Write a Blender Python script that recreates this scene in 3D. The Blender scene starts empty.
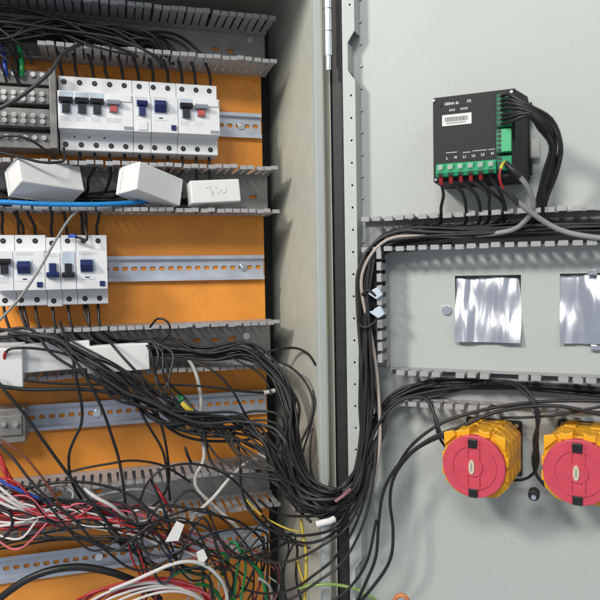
import bpy, bmesh, math, random
from mathutils import Vector, Matrix
S = bpy.context.scene
COL = S.collection
rnd = random.Random(7)

# ------------------------------------------------------------------ camera, world, lamps
YAW, PITCH, ROLL, DANG, F, DIST = .284547, .0362, -.016939, .68204, 650.0, .93
fwd = Vector((math.sin(YAW)*math.cos(PITCH), math.cos(YAW)*math.cos(PITCH), -math.sin(PITCH)))
r0 = Vector((math.cos(YAW), -math.sin(YAW), 0)); u0 = r0.cross(fwd)
RT = math.cos(ROLL)*r0 + math.sin(ROLL)*u0
UP = -math.sin(ROLL)*r0 + math.cos(ROLL)*u0
CAM = Vector((0, -DIST, 0))
cd = bpy.data.cameras.new('camera'); cam = bpy.data.objects.new('camera', cd); COL.objects.link(cam)
m = Matrix((RT, UP, -fwd)).transposed().to_4x4(); m.translation = CAM
cam.matrix_world = m
cd.sensor_width = 36; cd.lens = 36*F/600; cd.clip_start = .01; cd.clip_end = 50
cd.dof.use_dof = True; cd.dof.focus_distance = .78; cd.dof.aperture_fstop = 9
S.camera = cam
w = bpy.data.worlds.new('World'); S.world = w; w.use_nodes = True
bg = w.node_tree.nodes['Background']; bg.inputs[0].default_value = (.80, .88, 1.0, 1); bg.inputs[1].default_value = .41

def area(name, loc, target, size, power, col):
    l = bpy.data.lights.new(name, 'AREA'); l.shape = 'RECTANGLE'; l.size, l.size_y = size; l.energy = power; l.color = col
    o = bpy.data.objects.new(name, l); COL.objects.link(o); o.location = loc
    o.rotation_euler = (Vector(target)-Vector(loc)).to_track_quat('-Z', 'Y').to_euler(); return o
area('area_lamp', (-1.0, -2.1, 1.38), (.12, 0, -.1), (.75, .42), 31.5, (1, .975, .935))
area('area_lamp', (-1.4, -1.0, 1.02), (.2, -.05, 0), (.28, .28), 27, (1, .95, .87))
area('area_lamp', (.55, -1.9, 1.1), (.25, -.1, 0), (.7, .4), 3, (1, .98, .95))  # added lamp without a known source, gives the window film something to mirror
S.view_settings.view_transform = 'Standard'; S.view_settings.look = 'None'
S.view_settings.gamma = 1; S.view_settings.exposure = 0; S.view_settings.use_curve_mapping = False

# ------------------------------------------------------------------ frames: cabinet (world) and door (swung open about its hinge)
DO = Vector((.2746, -.2225, 0))
DM = Matrix.Translation(DO) @ Matrix.Rotation(-DANG, 4, 'Z')
CM = Matrix.Identity(4)
NV = Vector((-math.sin(DANG), -math.cos(DANG), 0))
def ray(x, y): return fwd + RT*((x-300)/F) - UP*((y-300)/F)
def C(x, y, d):                                    # point of the cabinet at depth d seen at photo pixel x, y
    v = ray(x, y); return CAM + v*((d+DIST)/v.y)
def Dw(x, y, n):                                   # point n in front of the door's inner face
    v = ray(x, y); return CAM + v*((DO+NV*n-CAM).dot(NV)/v.dot(NV))
DI = DM.inverted()
def D(x, y, n): return DI @ Dw(x, y, n)            # the same in door coordinates (y = -n)

# ------------------------------------------------------------------ materials
def mat(name, col, rough=.5, metal=0, var=.06, scale=60, bump=0, bscale=300, trans=0, coat=0, alpha=1, ior=1.45, grime=0):
    M = bpy.data.materials.new(name); M.use_nodes = True
    nt = M.node_tree; b = nt.nodes['Principled BSDF']; N = nt.nodes.new; L = nt.links.new
    tc = N('ShaderNodeTexCoord'); nz = N('ShaderNodeTexNoise'); nz.inputs['Scale'].default_value = scale; nz.inputs['Detail'].default_value = 5
    L(tc.outputs['Object'], nz.inputs['Vector'])
    rp = N('ShaderNodeValToRGB'); a, c = rp.color_ramp.elements
    a.position, c.position = .3, .7
    a.color = tuple(max(0, k*(1-var)) for k in col)+(1,); c.color = tuple(min(1, k*(1+var)) for k in col)+(1,)
    L(nz.outputs['Fac'], rp.inputs['Fac'])
    out = rp.outputs['Color']
    if grime:
        g = N('ShaderNodeTexNoise'); g.inputs['Scale'].default_value = 14; g.inputs['Detail'].default_value = 7; g.inputs['Roughness'].default_value = .7
        L(tc.outputs['Object'], g.inputs['Vector'])
        gr = N('ShaderNodeValToRGB'); gr.color_ramp.elements[0].position = .5; gr.color_ramp.elements[1].position = .72
        L(g.outputs['Fac'], gr.inputs['Fac'])
        ml = N('ShaderNodeMath'); ml.operation = 'MULTIPLY'; ml.inputs[1].default_value = grime; L(gr.outputs['Color'], ml.inputs[0])
        mx = N('ShaderNodeMix'); mx.data_type = 'RGBA'; mx.inputs['B'].default_value = (col[0]*.55, col[1]*.5, col[2]*.45, 1)
        L(ml.outputs[0], mx.inputs['Factor']); L(out, mx.inputs['A']); out = mx.outputs['Result']
    L(out, b.inputs['Base Color'])
    b.inputs['Metallic'].default_value = metal
    b.inputs['Transmission Weight'].default_value = trans; b.inputs['IOR'].default_value = ior
    b.inputs['Coat Weight'].default_value = coat; b.inputs['Alpha'].default_value = alpha
    mr = N('ShaderNodeMapRange'); mr.inputs['To Min'].default_value = rough*.85; mr.inputs['To Max'].default_value = min(1, rough*1.15)
    L(nz.outputs['Fac'], mr.inputs['Value']); L(mr.outputs[0], b.inputs['Roughness'])
    if bump:
        n2 = N('ShaderNodeTexNoise'); n2.inputs['Scale'].default_value = bscale; n2.inputs['Detail'].default_value = 3
        L(tc.outputs['Object'], n2.inputs['Vector'])
        bp = N('ShaderNodeBump'); bp.inputs['Strength'].default_value = bump; bp.inputs['Distance'].default_value = .001
        L(n2.outputs['Fac'], bp.inputs['Height']); L(bp.outputs[0], b.inputs['Normal'])
    return M
M = dict(
    orange=mat('orange_panel', (.83, .315, .046), .40, var=.08, scale=18, bump=.18, bscale=420, grime=.28),
    paint=mat('grey_green_paint', (.455, .488, .458), .5, var=.05, scale=420, bump=.12, bscale=900, grime=.07),
    paint_in=mat('grey_green_paint_inside', (.50, .51, .43), .5, var=.04, scale=40, bump=.2, bscale=650, grime=.1),
    darkback=mat('dark_back_wall', (.05, .055, .05), .6),
    duct=mat('grey_pvc', (.365, .36, .365), .42, var=.08, scale=40, bump=.1, grime=.18),
    zinc=mat('galvanised_steel', (.56, .60, .68), .42, metal=.45, var=.09, scale=35, bump=.08, grime=.12),
    chrome=mat('plated_steel', (.86, .90, .96), .20, metal=1, var=.08),
    white=mat('white_breaker_plastic', (.74, .75, .76), .35, var=.03, bump=.03, grime=.05),
    whitebox=mat('white_box_plastic', (.76, .76, .75), .45, var=.03, bump=.08, bscale=200, grime=.09),
    black=mat('black_plastic', (.016, .016, .018), .4, var=.2, bump=.1),
    blackmod=mat('black_module_plastic', (.014, .0135, .015), .62, var=.3, scale=120, bump=.08, bscale=900, grime=.1),
    toggle=mat('black_toggle', (.02, .021, .026), .35),
    greytog=mat('grey_toggle', (.28, .30, .33), .4),
    red=mat('red_indicator', (.44, .085, .08), .4),
    navy=mat('navy_toggle', (.016, .026, .115), .32),
    window=mat('pale_blue_window', (.52, .60, .68), .18, coat=.5),
    hole=mat('terminal_recess', (.012, .012, .013), .6),
    screw=mat('terminal_screw_steel', (.07, .08, .09), .45, metal=.6),
    bright=mat('bright_terminal_screw', (.75, .74, .70), .22, metal=.85),
    clear=mat('smoky_terminal_plastic', (.21, .205, .195), .3, var=.2, bump=.2, bscale=120, grime=.3),
    print_=mat('grey_print', (.42, .43, .45), .6),
    print_red=mat('faint_red_pen', (.68, .58, .54), .6),
    wht_print=mat('white_print', (.62, .62, .62), .6),
    label=mat('white_paper_label', (.78, .77, .74), .6, var=.03),
    wire=mat('black_wire_pvc', (.016, .016, .017), .42, var=.3, scale=15),
    wire2=mat('faded_black_wire_pvc', (.034, .033, .032), .42, var=.25, scale=15),
    wgrey=mat('grey_cable_pvc', (.27, .27, .265), .45, var=.08, scale=30),
    wlight=mat('pale_grey_cable_pvc', (.50, .49, .45), .45, var=.08, scale=30),
    wbeige=mat('beige_cable_pvc', (.40, .345, .30), .45, var=.1, scale=30),
    wwhite=mat('white_wire_pvc', (.60, .57, .54), .45, var=.06),
    wred=mat('red_wire_pvc', (.40, .022, .024), .38, var=.12),
    wpink=mat('faded_red_wire_pvc', (.50, .10, .13), .4, var=.15),
    wdull=mat('dull_pink_sleeve', (.28, .13, .15), .5, var=.15),
    worange=mat('orange_wire_pvc', (.62, .22, .08), .45, var=.1),
    wblue=mat('blue_wire_pvc', (.03, .08, .42), .38, var=.12),
    sky=mat('bright_blue_cable_pvc', (.015, .22, .56), .36, var=.1),
    wgreen=mat('green_wire_pvc', (.01, .20, .055), .38, var=.12),
    wyel=mat('yellow_green_wire_pvc', (.55, .42, .05), .4, var=.2, scale=30),
    wlime=mat('lime_wire_pvc', (.32, .48, .14), .4, var=.2),
    wbrown=mat('brown_wire_pvc', (.16, .055, .03), .4, var=.12),
    gasket=mat('black_rubber_gasket', (.022, .021, .021), .55, var=.25, bump=.2),
    green=mat('green_connector', (.018, .30, .13), .38, var=.1, bump=.05),
    greenl=mat('pale_green_connector', (.07, .44, .20), .36, var=.08),
    yellow=mat('yellow_switch_plastic', (.82, .40, .015), .38, var=.06, bump=.05, grime=.12),
    dial=mat('red_dial_plastic', (.58, .065, .10), .45, var=.09, bump=.12, bscale=500, grime=.22),
    ivory=mat('ivory_insert', (.62, .55, .38), .4),
    ferrule=mat('ferrule_red', (.40, .03, .03), .4),
)
def film_mat():
    Mm = mat('wrinkled_silver_film', (.86, .86, .91), .14, metal=1, var=.03)
    nt = Mm.node_tree; b = nt.nodes['Principled BSDF']; N = nt.nodes.new; L = nt.links.new
    tc = N('ShaderNodeTexCoord'); mp = N('ShaderNodeMapping'); mp.inputs['Scale'].default_value = (1.5, 1, .5); L(tc.outputs['Object'], mp.inputs['Vector'])
    nz = N('ShaderNodeTexNoise'); nz.inputs['Scale'].default_value = 26; nz.inputs['Detail'].default_value = 2.0; nz.inputs['Distortion'].default_value = .6
    L(mp.outputs[0], nz.inputs['Vector'])
    bp = N('ShaderNodeBump'); bp.inputs['Strength'].default_value = 1; bp.inputs['Distance'].default_value = .0010
    L(nz.outputs['Fac'], bp.inputs['Height']); L(bp.outputs[0], b.inputs['Normal'])
    return Mm
M['film'] = film_mat()
def barcode_mat():
    Mm = bpy.data.materials.new('barcode_label'); Mm.use_nodes = True
    nt = Mm.node_tree; b = nt.nodes['Principled BSDF']; b.inputs['Roughness'].default_value = .6; b.inputs['Base Color'].default_value = (.76, .75, .72, 1); return Mm
M['barcode'] = barcode_mat()

# ------------------------------------------------------------------ object helpers
BASE = {}                                         # object name -> (base in frame coordinates, frame matrix)
def tag(o, label=None, cat=None, group=None, kind=None):
    for k, v in (('label', label), ('category', cat), ('group', group), ('kind', kind)):
        if v: o[k] = v
    return o
def thing(name, label, cat, base, frame=CM, group=None):
    o = bpy.data.objects.new(name, None); COL.objects.link(o); o.empty_display_size = .01
    base = Vector(base); o.matrix_world = frame @ Matrix.Translation(base); BASE[o.name] = (base, frame)
    return tag(o, label, cat, group)
class MB:
    def __init__(s): s.v = []; s.f = []; s.smooth = []
    def add(s, vs, fs, sm=False):
        n = len(s.v); s.v += [Vector(v) for v in vs]; s.f += [tuple(i+n for i in f) for f in fs]; s.smooth += [sm]*len(fs); return s
    def box(s, x0, x1, y0, y1, z0, z1):
        return s.add([(x0,y0,z0),(x1,y0,z0),(x1,y1,z0),(x0,y1,z0),(x0,y0,z1),(x1,y0,z1),(x1,y1,z1),(x0,y1,z1)],
              [(0,3,2,1),(4,5,6,7),(0,1,5,4),(1,2,6,5),(2,3,7,6),(3,0,4,7)])
    def prism_x(s, prof, x0, x1):                 # (y, z) outline extruded along x
        n = len(prof); vs = [(x0,y,z) for y, z in prof]+[(x1,y,z) for y, z in prof]
        return s.add(vs, [tuple(range(n))[::-1], tuple(range(n, 2*n))]+[(i,(i+1)%n,(i+1)%n+n,i+n) for i in range(n)])
    def prism_y(s, prof, y0, y1, sm=False):                 # (x, z) outline extruded along y
        n = len(prof); vs = [(x,y0,z) for x, z in prof]+[(x,y1,z) for x, z in prof]
        s.add(vs, [tuple(range(n)), tuple(range(n, 2*n))[::-1]])
        return s.add(vs, [(i,i+n,(i+1)%n+n,(i+1)%n) for i in range(n)], sm)
    def cyl_y(s, x, z, r, y0, y1, n=16, r1=None, rz=None):
        r1 = r if r1 is None else r1; rz = rz or 1
        a = [(x+r*math.cos(2*math.pi*i/n), y0, z+rz*r*math.sin(2*math.pi*i/n)) for i in range(n)]
        b = [(x+r1*math.cos(2*math.pi*i/n), y1, z+rz*r1*math.sin(2*math.pi*i/n)) for i in range(n)]
        s.add(a, [tuple(range(n))]); s.add(b, [tuple(range(n))[::-1]])
        return s.add(a+b, [(i,i+n,(i+1)%n+n,(i+1)%n) for i in range(n)], True)
    def ring_y(s, x, z, ri, ro, y0, y1, n=32):
        P = []
        for r, y in ((ro,y1),(ro,y0),(ri,y0),(ri,y1)): P += [(x+r*math.cos(2*math.pi*i/n), y, z+r*math.sin(2*math.pi*i/n)) for i in range(n)]
        fs = []
        for k in range(3): fs += [(k*n+i, k*n+(i+1)%n, (k+1)*n+(i+1)%n, (k+1)*n+i) for i in range(n)]
        return s.add(P, fs)
    def tube(s, pts, r, n=8, cap=True):
        pts = [Vector(p) for p in pts]; k = len(pts); vs = []
        t = (pts[1]-pts[0]).normalized(); a = t.orthogonal().normalized()
        for i, p in enumerate(pts):
            t2 = (pts[min(i+1, k-1)]-pts[max(i-1, 0)])
            if t2.length > 1e-9: t = t2.normalized()
            a = (a-t*a.dot(t)); a = a.normalized() if a.length > 1e-6 else t.orthogonal().normalized()
            b = t.cross(a)
            vs += [p+r*(math.cos(2*math.pi*j/n)*a+math.sin(2*math.pi*j/n)*b) for j in range(n)]
        fs = [(i*n+j, i*n+(j+1)%n, (i+1)*n+(j+1)%n, (i+1)*n+j) for i in range(k-1) for j in range(n)]
        s.add(vs, fs, True)
        if cap: s.add(vs[:n], [tuple(range(n))[::-1]]); s.add(vs[-n:], [tuple(range(n))])
        return s
    def plate(s, x0, x1, z0, z1, yf, yb, holes):  # sheet facing -y with real openings; hole = (cx, cz, half width, half height, 'r' rectangle or 'o' oval)
        xs, zs = {x0, x1}, {z0, z1}; mg = 1.15
        cells = []
        for cx, cz, hw, hh, kd in holes:
            g = 1 if kd == 'r' else mg
            cells.append((cx-hw*g, cx+hw*g, cz-hh*g, cz+hh*g))
            xs |= {cx-hw*g, cx+hw*g}; zs |= {cz-hh*g, cz+hh*g}
        xs = sorted(x for x in xs if x0-1e-9 <= x <= x1+1e-9); zs = sorted(z for z in zs if z0-1e-9 <= z <= z1+1e-9)
        for i in range(len(xs)-1):
            xa, xb = xs[i], xs[i+1]
            if xb-xa < 1e-7: continue
            j = 0
            while j < len(zs)-1:
                inside = lambda jj: any(c[0]-1e-9 <= (xa+xb)/2 <= c[1]+1e-9 and c[2] <= (zs[jj]+zs[jj+1])/2 <= c[3] for c in cells)
                if inside(j): j += 1; continue
                k = j
                while k+1 < len(zs)-1 and not inside(k+1): k += 1
                za, zb = zs[j], zs[k+1]
                s.add([(xa,yf,za),(xb,yf,za),(xb,yf,zb),(xa,yf,zb)], [(0,1,2,3)])
                s.add([(xa,yb,za),(xb,yb,za),(xb,yb,zb),(xa,yb,zb)], [(3,2,1,0)])
                j = k+1
        for cx, cz, hw, hh, kd in holes:
            if kd == 'r':
                I = [(cx-hw,cz-hh),(cx+hw,cz-hh),(cx+hw,cz+hh),(cx-hw,cz+hh)]; n = 4
            else:
                n = 12; co = math.atan2(hh, hw)
                an = sorted([co, math.pi-co, math.pi+co, 2*math.pi-co]+[k*math.pi/4 for k in range(8)])
                I = []; O = []
                for a in an:
                    ca, sa = math.cos(a), math.sin(a)
                    q = min(hw, hh); e = 3.0 if hw > hh*1.2 or hh > hw*1.2 else 2.0
                    rr = (abs(ca/hw)**e+abs(sa/hh)**e)**(-1/e); I.append((cx+rr*ca, cz+rr*sa))
                    ro = min(hw*mg/abs(ca) if abs(ca) > 1e-9 else 9, hh*mg/abs(sa) if abs(sa) > 1e-9 else 9); O.append((cx+ro*ca, cz+ro*sa))
                for yy, rev in ((yf, False), (yb, True)):
                    s.add([(x,yy,z) for x, z in I+O], [((i,(i+1)%n,(i+1)%n+n,i+n) if rev else (i,i+n,(i+1)%n+n,(i+1)%n)) for i in range(n)])
            s.add([(x,yf,z) for x, z in I]+[(x,yb,z) for x, z in I], [(i,(i+1)%n,(i+1)%n+n,i+n) for i in range(n)])
        P = [(x0,z0),(x1,z0),(x1,z1),(x0,z1)]
        return s.add([(x,yf,z) for x, z in P]+[(x,yb,z) for x, z in P], [(i,i+4,(i+1)%4+4,(i+1)%4) for i in range(4)])
    def mesh(s, name, material, off=Vector(), bevel=0, seg=2):
        me = bpy.data.meshes.new(name)
        me.from_pydata([tuple(v-off) for v in s.v], [], s.f); me.materials.append(material)
        me.polygons.foreach_set('use_smooth', s.smooth)
        if bevel:
            bm = bmesh.new(); bm.from_mesh(me); bmesh.ops.remove_doubles(bm, verts=bm.verts, dist=1e-6)
            bmesh.ops.recalc_face_normals(bm, faces=bm.faces)
            es = [e for e in bm.edges if len(e.link_faces) == 2 and e.calc_face_angle(0) > .6]
            bmesh.ops.bevel(bm, geom=es, offset=bevel, segments=seg, affect='EDGES', profile=.5, clamp_overlap=True)
            bm.to_mesh(me); bm.free()
        me.update(); return me
    def build(s, name, material, parent=None, bevel=0, seg=2, frame=CM):
        base, fr = BASE[parent.name] if parent else (Vector(), frame)
        o = bpy.data.objects.new(name, s.mesh(name, material, base, bevel, seg)); COL.objects.link(o)
        if parent: o.parent = parent
        else: o.matrix_world = frame
        BASE[o.name] = (base, fr); return o
def put(name, me, parent, loc, rot=None):         # a piece that shares its mesh with its fellows
    o = bpy.data.objects.new(name, me); COL.objects.link(o); base, fr = BASE[parent.name]
    o.parent = parent; o.location = Vector(loc)-base
    if rot: o.rotation_euler = rot
    BASE[o.name] = (base, fr); return o
def spline(pts, step=.006):
    P = [Vector(p) for p in pts]; P = [P[0]*2-P[1]]+P+[P[-1]*2-P[-2]]; out = []
    for i in range(1, len(P)-2):
        a, b, c, d = P[i-1:i+3]; n = max(2, min(14, int((c-b).length/step)))
        for k in range(n):
            t = k/n
            out.append(.5*((2*b)+(c-a)*t+(2*a-5*b+4*c-d)*t*t+(3*b-a-3*c+d)*t**3))
    out.append(P[-2]); return out
def W(p): return Dw(p[0], p[1], p[2]) if len(p) > 3 else C(p[0], p[1], p[2])
def smooth_noise(n, amp):
    k = [rnd.gauss(0, amp) for _ in range(n)]; return [(k[max(i-1,0)]+2*k[i]+k[min(i+1,n-1)])/4 for i in range(n)]
def wire(pts, label, r=.0018, m='wire', name='wire', group=None, cat='wire', jit=0, sides=8, pre=None):
    Q = [W(p) for p in pts] if pre is None else pre
    s = spline(Q)
    if jit:
        ph = [rnd.uniform(0, 6.28) for _ in range(6)]; fq = [rnd.uniform(.04, .16) for _ in range(6)]
        s = [p+Vector((math.sin(i*fq[0]+ph[0])+.4*math.sin(i*fq[3]*3+ph[3]), math.sin(i*fq[1]+ph[1]), math.sin(i*fq[2]+ph[2])+.4*math.sin(i*fq[4]*3+ph[4])))*jit for i, p in enumerate(s)]
    base = s[len(s)//2].copy()
    o = bpy.data.objects.new(name, MB().tube(s, r, sides).mesh(name, M[m], base)); COL.objects.link(o); o.location = base
    return tag(o, label, cat, group)
ORD = ['first','second','third','fourth','fifth','sixth','seventh','eighth','ninth','tenth','eleventh','twelfth','thirteenth','fourteenth','fifteenth']

# ------------------------------------------------------------------ cabinet body
XS = .2455
cab = thing('electrical_cabinet', 'open grey-green steel cabinet with orange mounting panel at its back', 'cabinet', (0, 0, -.62))
MB().box(-.62, .2185, 0, .002, -.60, .352).build('mounting_panel', M['orange'], cab)
MB().box(-.70, XS+.02, .058, .06, -.64, .40).build('back_wall', M['darkback'], cab)
MB().box(XS, XS+.0018, -.222, .058, -.64, .40).build('side_wall', M['paint_in'], cab)
MB().box(-.70, XS, -.222, .058, .40, .402).build('roof', M['paint_in'], cab)
fx0 = C(318, 300, -.226).x
MB().box(fx0, fx0+.0085, -.228, -.2225, -.64, .40).box(fx0+.0068, fx0+.0085, -.2225, -.208, -.64, .40).build('front_flange', M['paint'], cab, bevel=.0006)
MB().box(fx0+.0088, fx0+.0190, -.190, -.1885, -.64, .40).build('rain_channel', M['paint'], cab)
sc = MB().cyl_y(0, 0, .0052, -.003, 0, 14).cyl_y(0, 0, .0026, -.0034, -.003, 6).mesh('screw', M['chrome'], bevel=.0005)
hx = fx0+.013
for i, (za, zb) in enumerate(((.2965, .33), (.272, .2955), (.245, .2710))):
    MB().tube([(hx, -.2365, za), (hx, -.2365, zb)], .0048, 14).build('hinge_barrel', M['chrome'], cab)
MB().tube([(hx, -.2365, .229), (hx, -.2365, .246)], .0033, 12).build('hinge_pin', M['chrome'], cab)

# ------------------------------------------------------------------ door (inside face towards us)
door = thing('cabinet_door', 'grey-green steel cabinet door swung wide open beside the wiring', 'door', (0, 0, -.62), DM)
W1 = (.1483, -.038, .0343, .0358, 'r'); W2 = (.255, -.0375, .0343, .0358, 'r')
MB().plate(-.03, .46, -.62, .42, 0, .0016, [W1, W2]).build('door_panel', M['paint'], door)
MB().box(-.03, .46, .028, .0295, -.62, .42).build('outer_skin', M['darkback'], door)
# perforated profile that stiffens the door's hinge edge; its front face carries holes and is notched
u0_, u1_, nn = -.0050, .0094, .021
zz = [D(350, y, nn).z for y in (86, 556)]
def strip(z0, z1, xr):
    hs = []
    k = math.ceil((z0-.0265)/.025)
    while .0265+.025*k < z1-.004:
        z = .0265+.025*k
        if z > z0+.004 and xr > 0: hs.append((.0044, z, .0013, .0013, 'o'))
        k += 1
    return hs
zn0, zn1 = D(350, 81, nn).z, D(350, 31, nn).z; zm0, zm1 = D(350, 610, nn).z, D(350, 558, nn).z
pb = MB()
for a, b in ((zm1, zn0), (zn1, .42), (-.62, zm0)):
    pb.plate(u0_, u1_, a, b, -nn, -nn+.0015, strip(a, b, 1))
    pb.box(u1_-.0012, u1_, -nn+.0015, -.0005, a, b)
sl = .012
for a, b in ((zn0, zn1), (zm0, zm1)):
    ui = u0_+.0062
    pb.prism_y([(u0_, a), (u1_, a), (ui, a+sl), (ui, b-sl), (u1_, b), (u0_, b)], -nn, -nn+.0015)
    pb.box(ui-.0012, ui, -nn+.0015, -.0005, a+sl, b-sl)
pb.box(u0_, u0_+.0012, -nn+.0015, -.0005, -.62, .42)
pf = pb.build('perforated_profile', M['paint'], door)
tb = MB().box(u1_, u1_+.0026, -.0022, -.0008, -.0012, .0012).mesh('profile_tab', M['paint'])
for k in range(-14, 17): put('profile_tab', tb, door, (0, 0, .039+.025*k))
MB().box(-.0226, -.0066, -.0145, 0, -.62, .42).build('rubber_gasket', M['gasket'], door, bevel=.003, seg=3)
MB().box(-.0300, -.0225, -.009, 0, -.62, .42).build('door_edge_return', M['darkback'], door)
for k, (cx, cz, hw, hh, _) in enumerate((W1, W2)):
    f_ = MB(); n = 60                              # crumpled film stretched behind the opening
    g = random.Random(k+3); A = [(g.uniform(-60, 60), g.uniform(-60, 60), g.uniform(0, 6)) for _ in range(5)]
    vs = []
    for j in range(n):
        for i in range(n):
            x = cx-hw*.997+1.994*hw*i/(n-1); z = cz-hh*.997+1.994*hh*j/(n-1)
            h = (z-cz)*(.225, .19)[k]+.0016*math.sin(120*(x-cx)+22*(z-cz)+k*2+2.2)+.0004*math.sin(310*(x-cx)+30*(z-cz))+.0003*math.sin(130*(z-cz)+40*(x-cx)+1.1+k)+.00018*math.sin(480*(x-cx)-90*(z-cz))+sum(math.sin(a*x+b*z+c) for a, b, c in A)*.0003
            if k: h -= .0055*math.exp(-(((x-.262)/.017)**2+((z+.036)/.032)**2))
            vs.append((x, .0008+h, z))
    f_.add(vs, [(j*n+i, j*n+i+1, (j+1)*n+i+1, (j+1)*n+i) for j in range(n-1) for i in range(n-1)], True)
    wp = f_.build('window_film', M['film'], door)
for x, y in ((447, 310),): put('screw', sc, door, D(x, y, 0))
for x, y in ((594, 272), (597, 347)):
    p = D(x, y, 0); MB().box(p.x-.006, p.x+.003, -.006, -.0003, p.z-.003, p.z+.003).build('window_clip', M['chrome'], door, bevel=.001)

# ------------------------------------------------------------------ slotted wiring ducts
DT = .072
def finger_mesh(h, wide=.0092, body=.0080, root=.016, t=.0016, lip=.0050):
    b = MB().box(-body/2, body/2, -h+.003, -root+.0005, -t/2, t/2)
    b.box(-wide/2, wide/2, -h, -h+.0048, -lip/2, lip/2)
    b.box(-body/2-.0012, body/2+.0012, -h+.0048, -h+.009, -t/2-.0003, t/2+.0003)
    return b.mesh('duct_finger', M['duct'])
FM4 = finger_mesh(DT, .0090, .0066)
FM, FD = finger_mesh(DT), finger_mesh(.040, .0088, .0076, .012)
def duct(label, zu, zl, x1, frame=CM, fm=FM, h=DT, x0=-.40, xf=-.235, skip=(), axis='h', holes=(), pitch=.0108, screws=(), lower=True, upper=True, name='wiring_duct'):
    mid = ((x0+x1)/2, 0, (zu+zl)/2) if axis == 'h' else ((zu+zl)/2, 0, (x0+x1)/2)
    t = thing(name, label, 'wiring duct', mid, frame, None)
    root = .016 if h > .05 else .012
    B, Wl = MB(), MB()
    if axis == 'h':
        B.plate(x0, x1, zl+.0008, zu-.0008, -.0026, -.0006, list(holes))
        for z in (zu, zl): Wl.box(x0, x1, -root, -.0006, z-.0008, z+.0008)
    else:
        B.box(zu+.0008, zl-.0008, -.0026, -.0006, x0, x1)
        for z in (zu, zl): Wl.box(z-.0008, z+.0008, -root, -.0006, x0, x1)
    B.build('duct_base', M['duct'], t); Wl.build('duct_sidewall', M['duct'], t)
    n = int((x1-max(x0, xf))/pitch)
    for s, z in ((0, zu), (1, zl)):
        for k in range(n):
            if (s, k) in skip: continue
            x = x1-.0055-k*pitch; jx, jr = rnd.gauss(0, .0002), rnd.gauss(0, .012)
            if axis == 'h': put('duct_finger', fm, t, (x+jx, 0, z), (jr*.6, 0, jr))
            else: put('duct_finger', fm, t, (z, 0, x+jx), (0, math.pi/2, 0))
    for p in screws: put('screw', sc, t, (p[0], -.0026, p[1]))
    return t
def zC(x, y, d=-DT): return C(x, y, d).z
dh = lambda pts, hw=.006, hh=.0028: [(C(x, y, -.002).x, C(x, y, -.002).z, hw, hh, 'o') for x, y in pts]
p = C(250, 40, -.002)
duct('topmost dark grey slotted duct in the shade, over the upper breaker row', .3480, .2905, .2245, screws=[(p.x, p.z)], skip={(1, round((.219-C(q_, 45, -.072).x)/.0108)) for q_ in (3, 16, 24, 32)}, holes=dh([(215,49),(230,51)]))
duct('grey slotted duct with white boxes and blue cable between the two breaker rows', .1470, .0893, .2245, holes=dh([(253, 197)]))
p = C(246, 336, -.002)
duct('grey slotted duct under the lower breaker row, black wires spilling from its right', -.0622, -.1205, .2245, holes=dh([(179, 341), (197, 340.5), (215, 339.5), (232, 338.5)]), screws=[(p.x, p.z)])
duct('lowest grey slotted duct, stuffed with red, white and blue wires at left', -.262, -.3135, .2195, fm=FM4, holes=dh([(58, 494), (98, 491)]))
duct('long grey slotted duct on the door right under the black module', .0613, .0282, .43, DM, FD, .040, .014, .012, pitch=.0125)
duct('short upright grey slotted duct near the hinge edge of the door', .0135, .0395, .0275, DM, FD, .040, -.104, -.3, axis='v', pitch=.0125, skip={(0, i) for i in range(30)})
duct('grey slotted duct with missing fingers above the yellow and red switches', -.1055, -.1385, .43, DM, FD, .040, .0435, .042, pitch=.0125, skip={(0, 13), (0, 17), (0, 20), (0, 21), (0, 25), (1, 14), (1, 19), (1, 20)})

# ------------------------------------------------------------------ DIN rails
def rail(label, z, x0, x1, bolts):
    t = thing('mounting_rail', label, 'mounting rail', ((x0+x1)/2, 0, z))
    hs = []; x = x1-.008
    while x > x0+.01: hs.append((x, z, .0042, .0029, 'o')); x -= .0125
    b = MB().plate(x0, x1, z-.0125, z+.0125, -.0022, -.0010, hs)
    for s in (-1, 1):
        a = sorted((z+s*.0125, z+s*.0137)); b.box(x0, x1, -.0085, -.0010, *a)
        a = sorted((z+s*.0137, z+s*.0175)); b.box(x0, x1, -.0085, -.0073, *a)
    b.build('rail_profile', M['zinc'], t)
    for bx in bolts: put('screw', sc, t, (bx, -.0022, z))
RZ = [.2175, .0145, -.182, -.381]
rail('galvanised slotted rail behind the upper breaker row', RZ[0], -.40, .2165, [C(241, 126, -.002).x])
rail('galvanised slotted rail behind the lower breaker row', RZ[1], -.40, .2165, [C(243, 267, -.002).x])
rail('galvanised slotted rail with a clear terminal block at its left end', RZ[2], -.40, .2165, [C(97, 415, -.002).x])
rail('lowest galvanised slotted rail crossed by a thick black tube', RZ[3], -.40, .2165, [C(99, 557, -.002).x])

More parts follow.
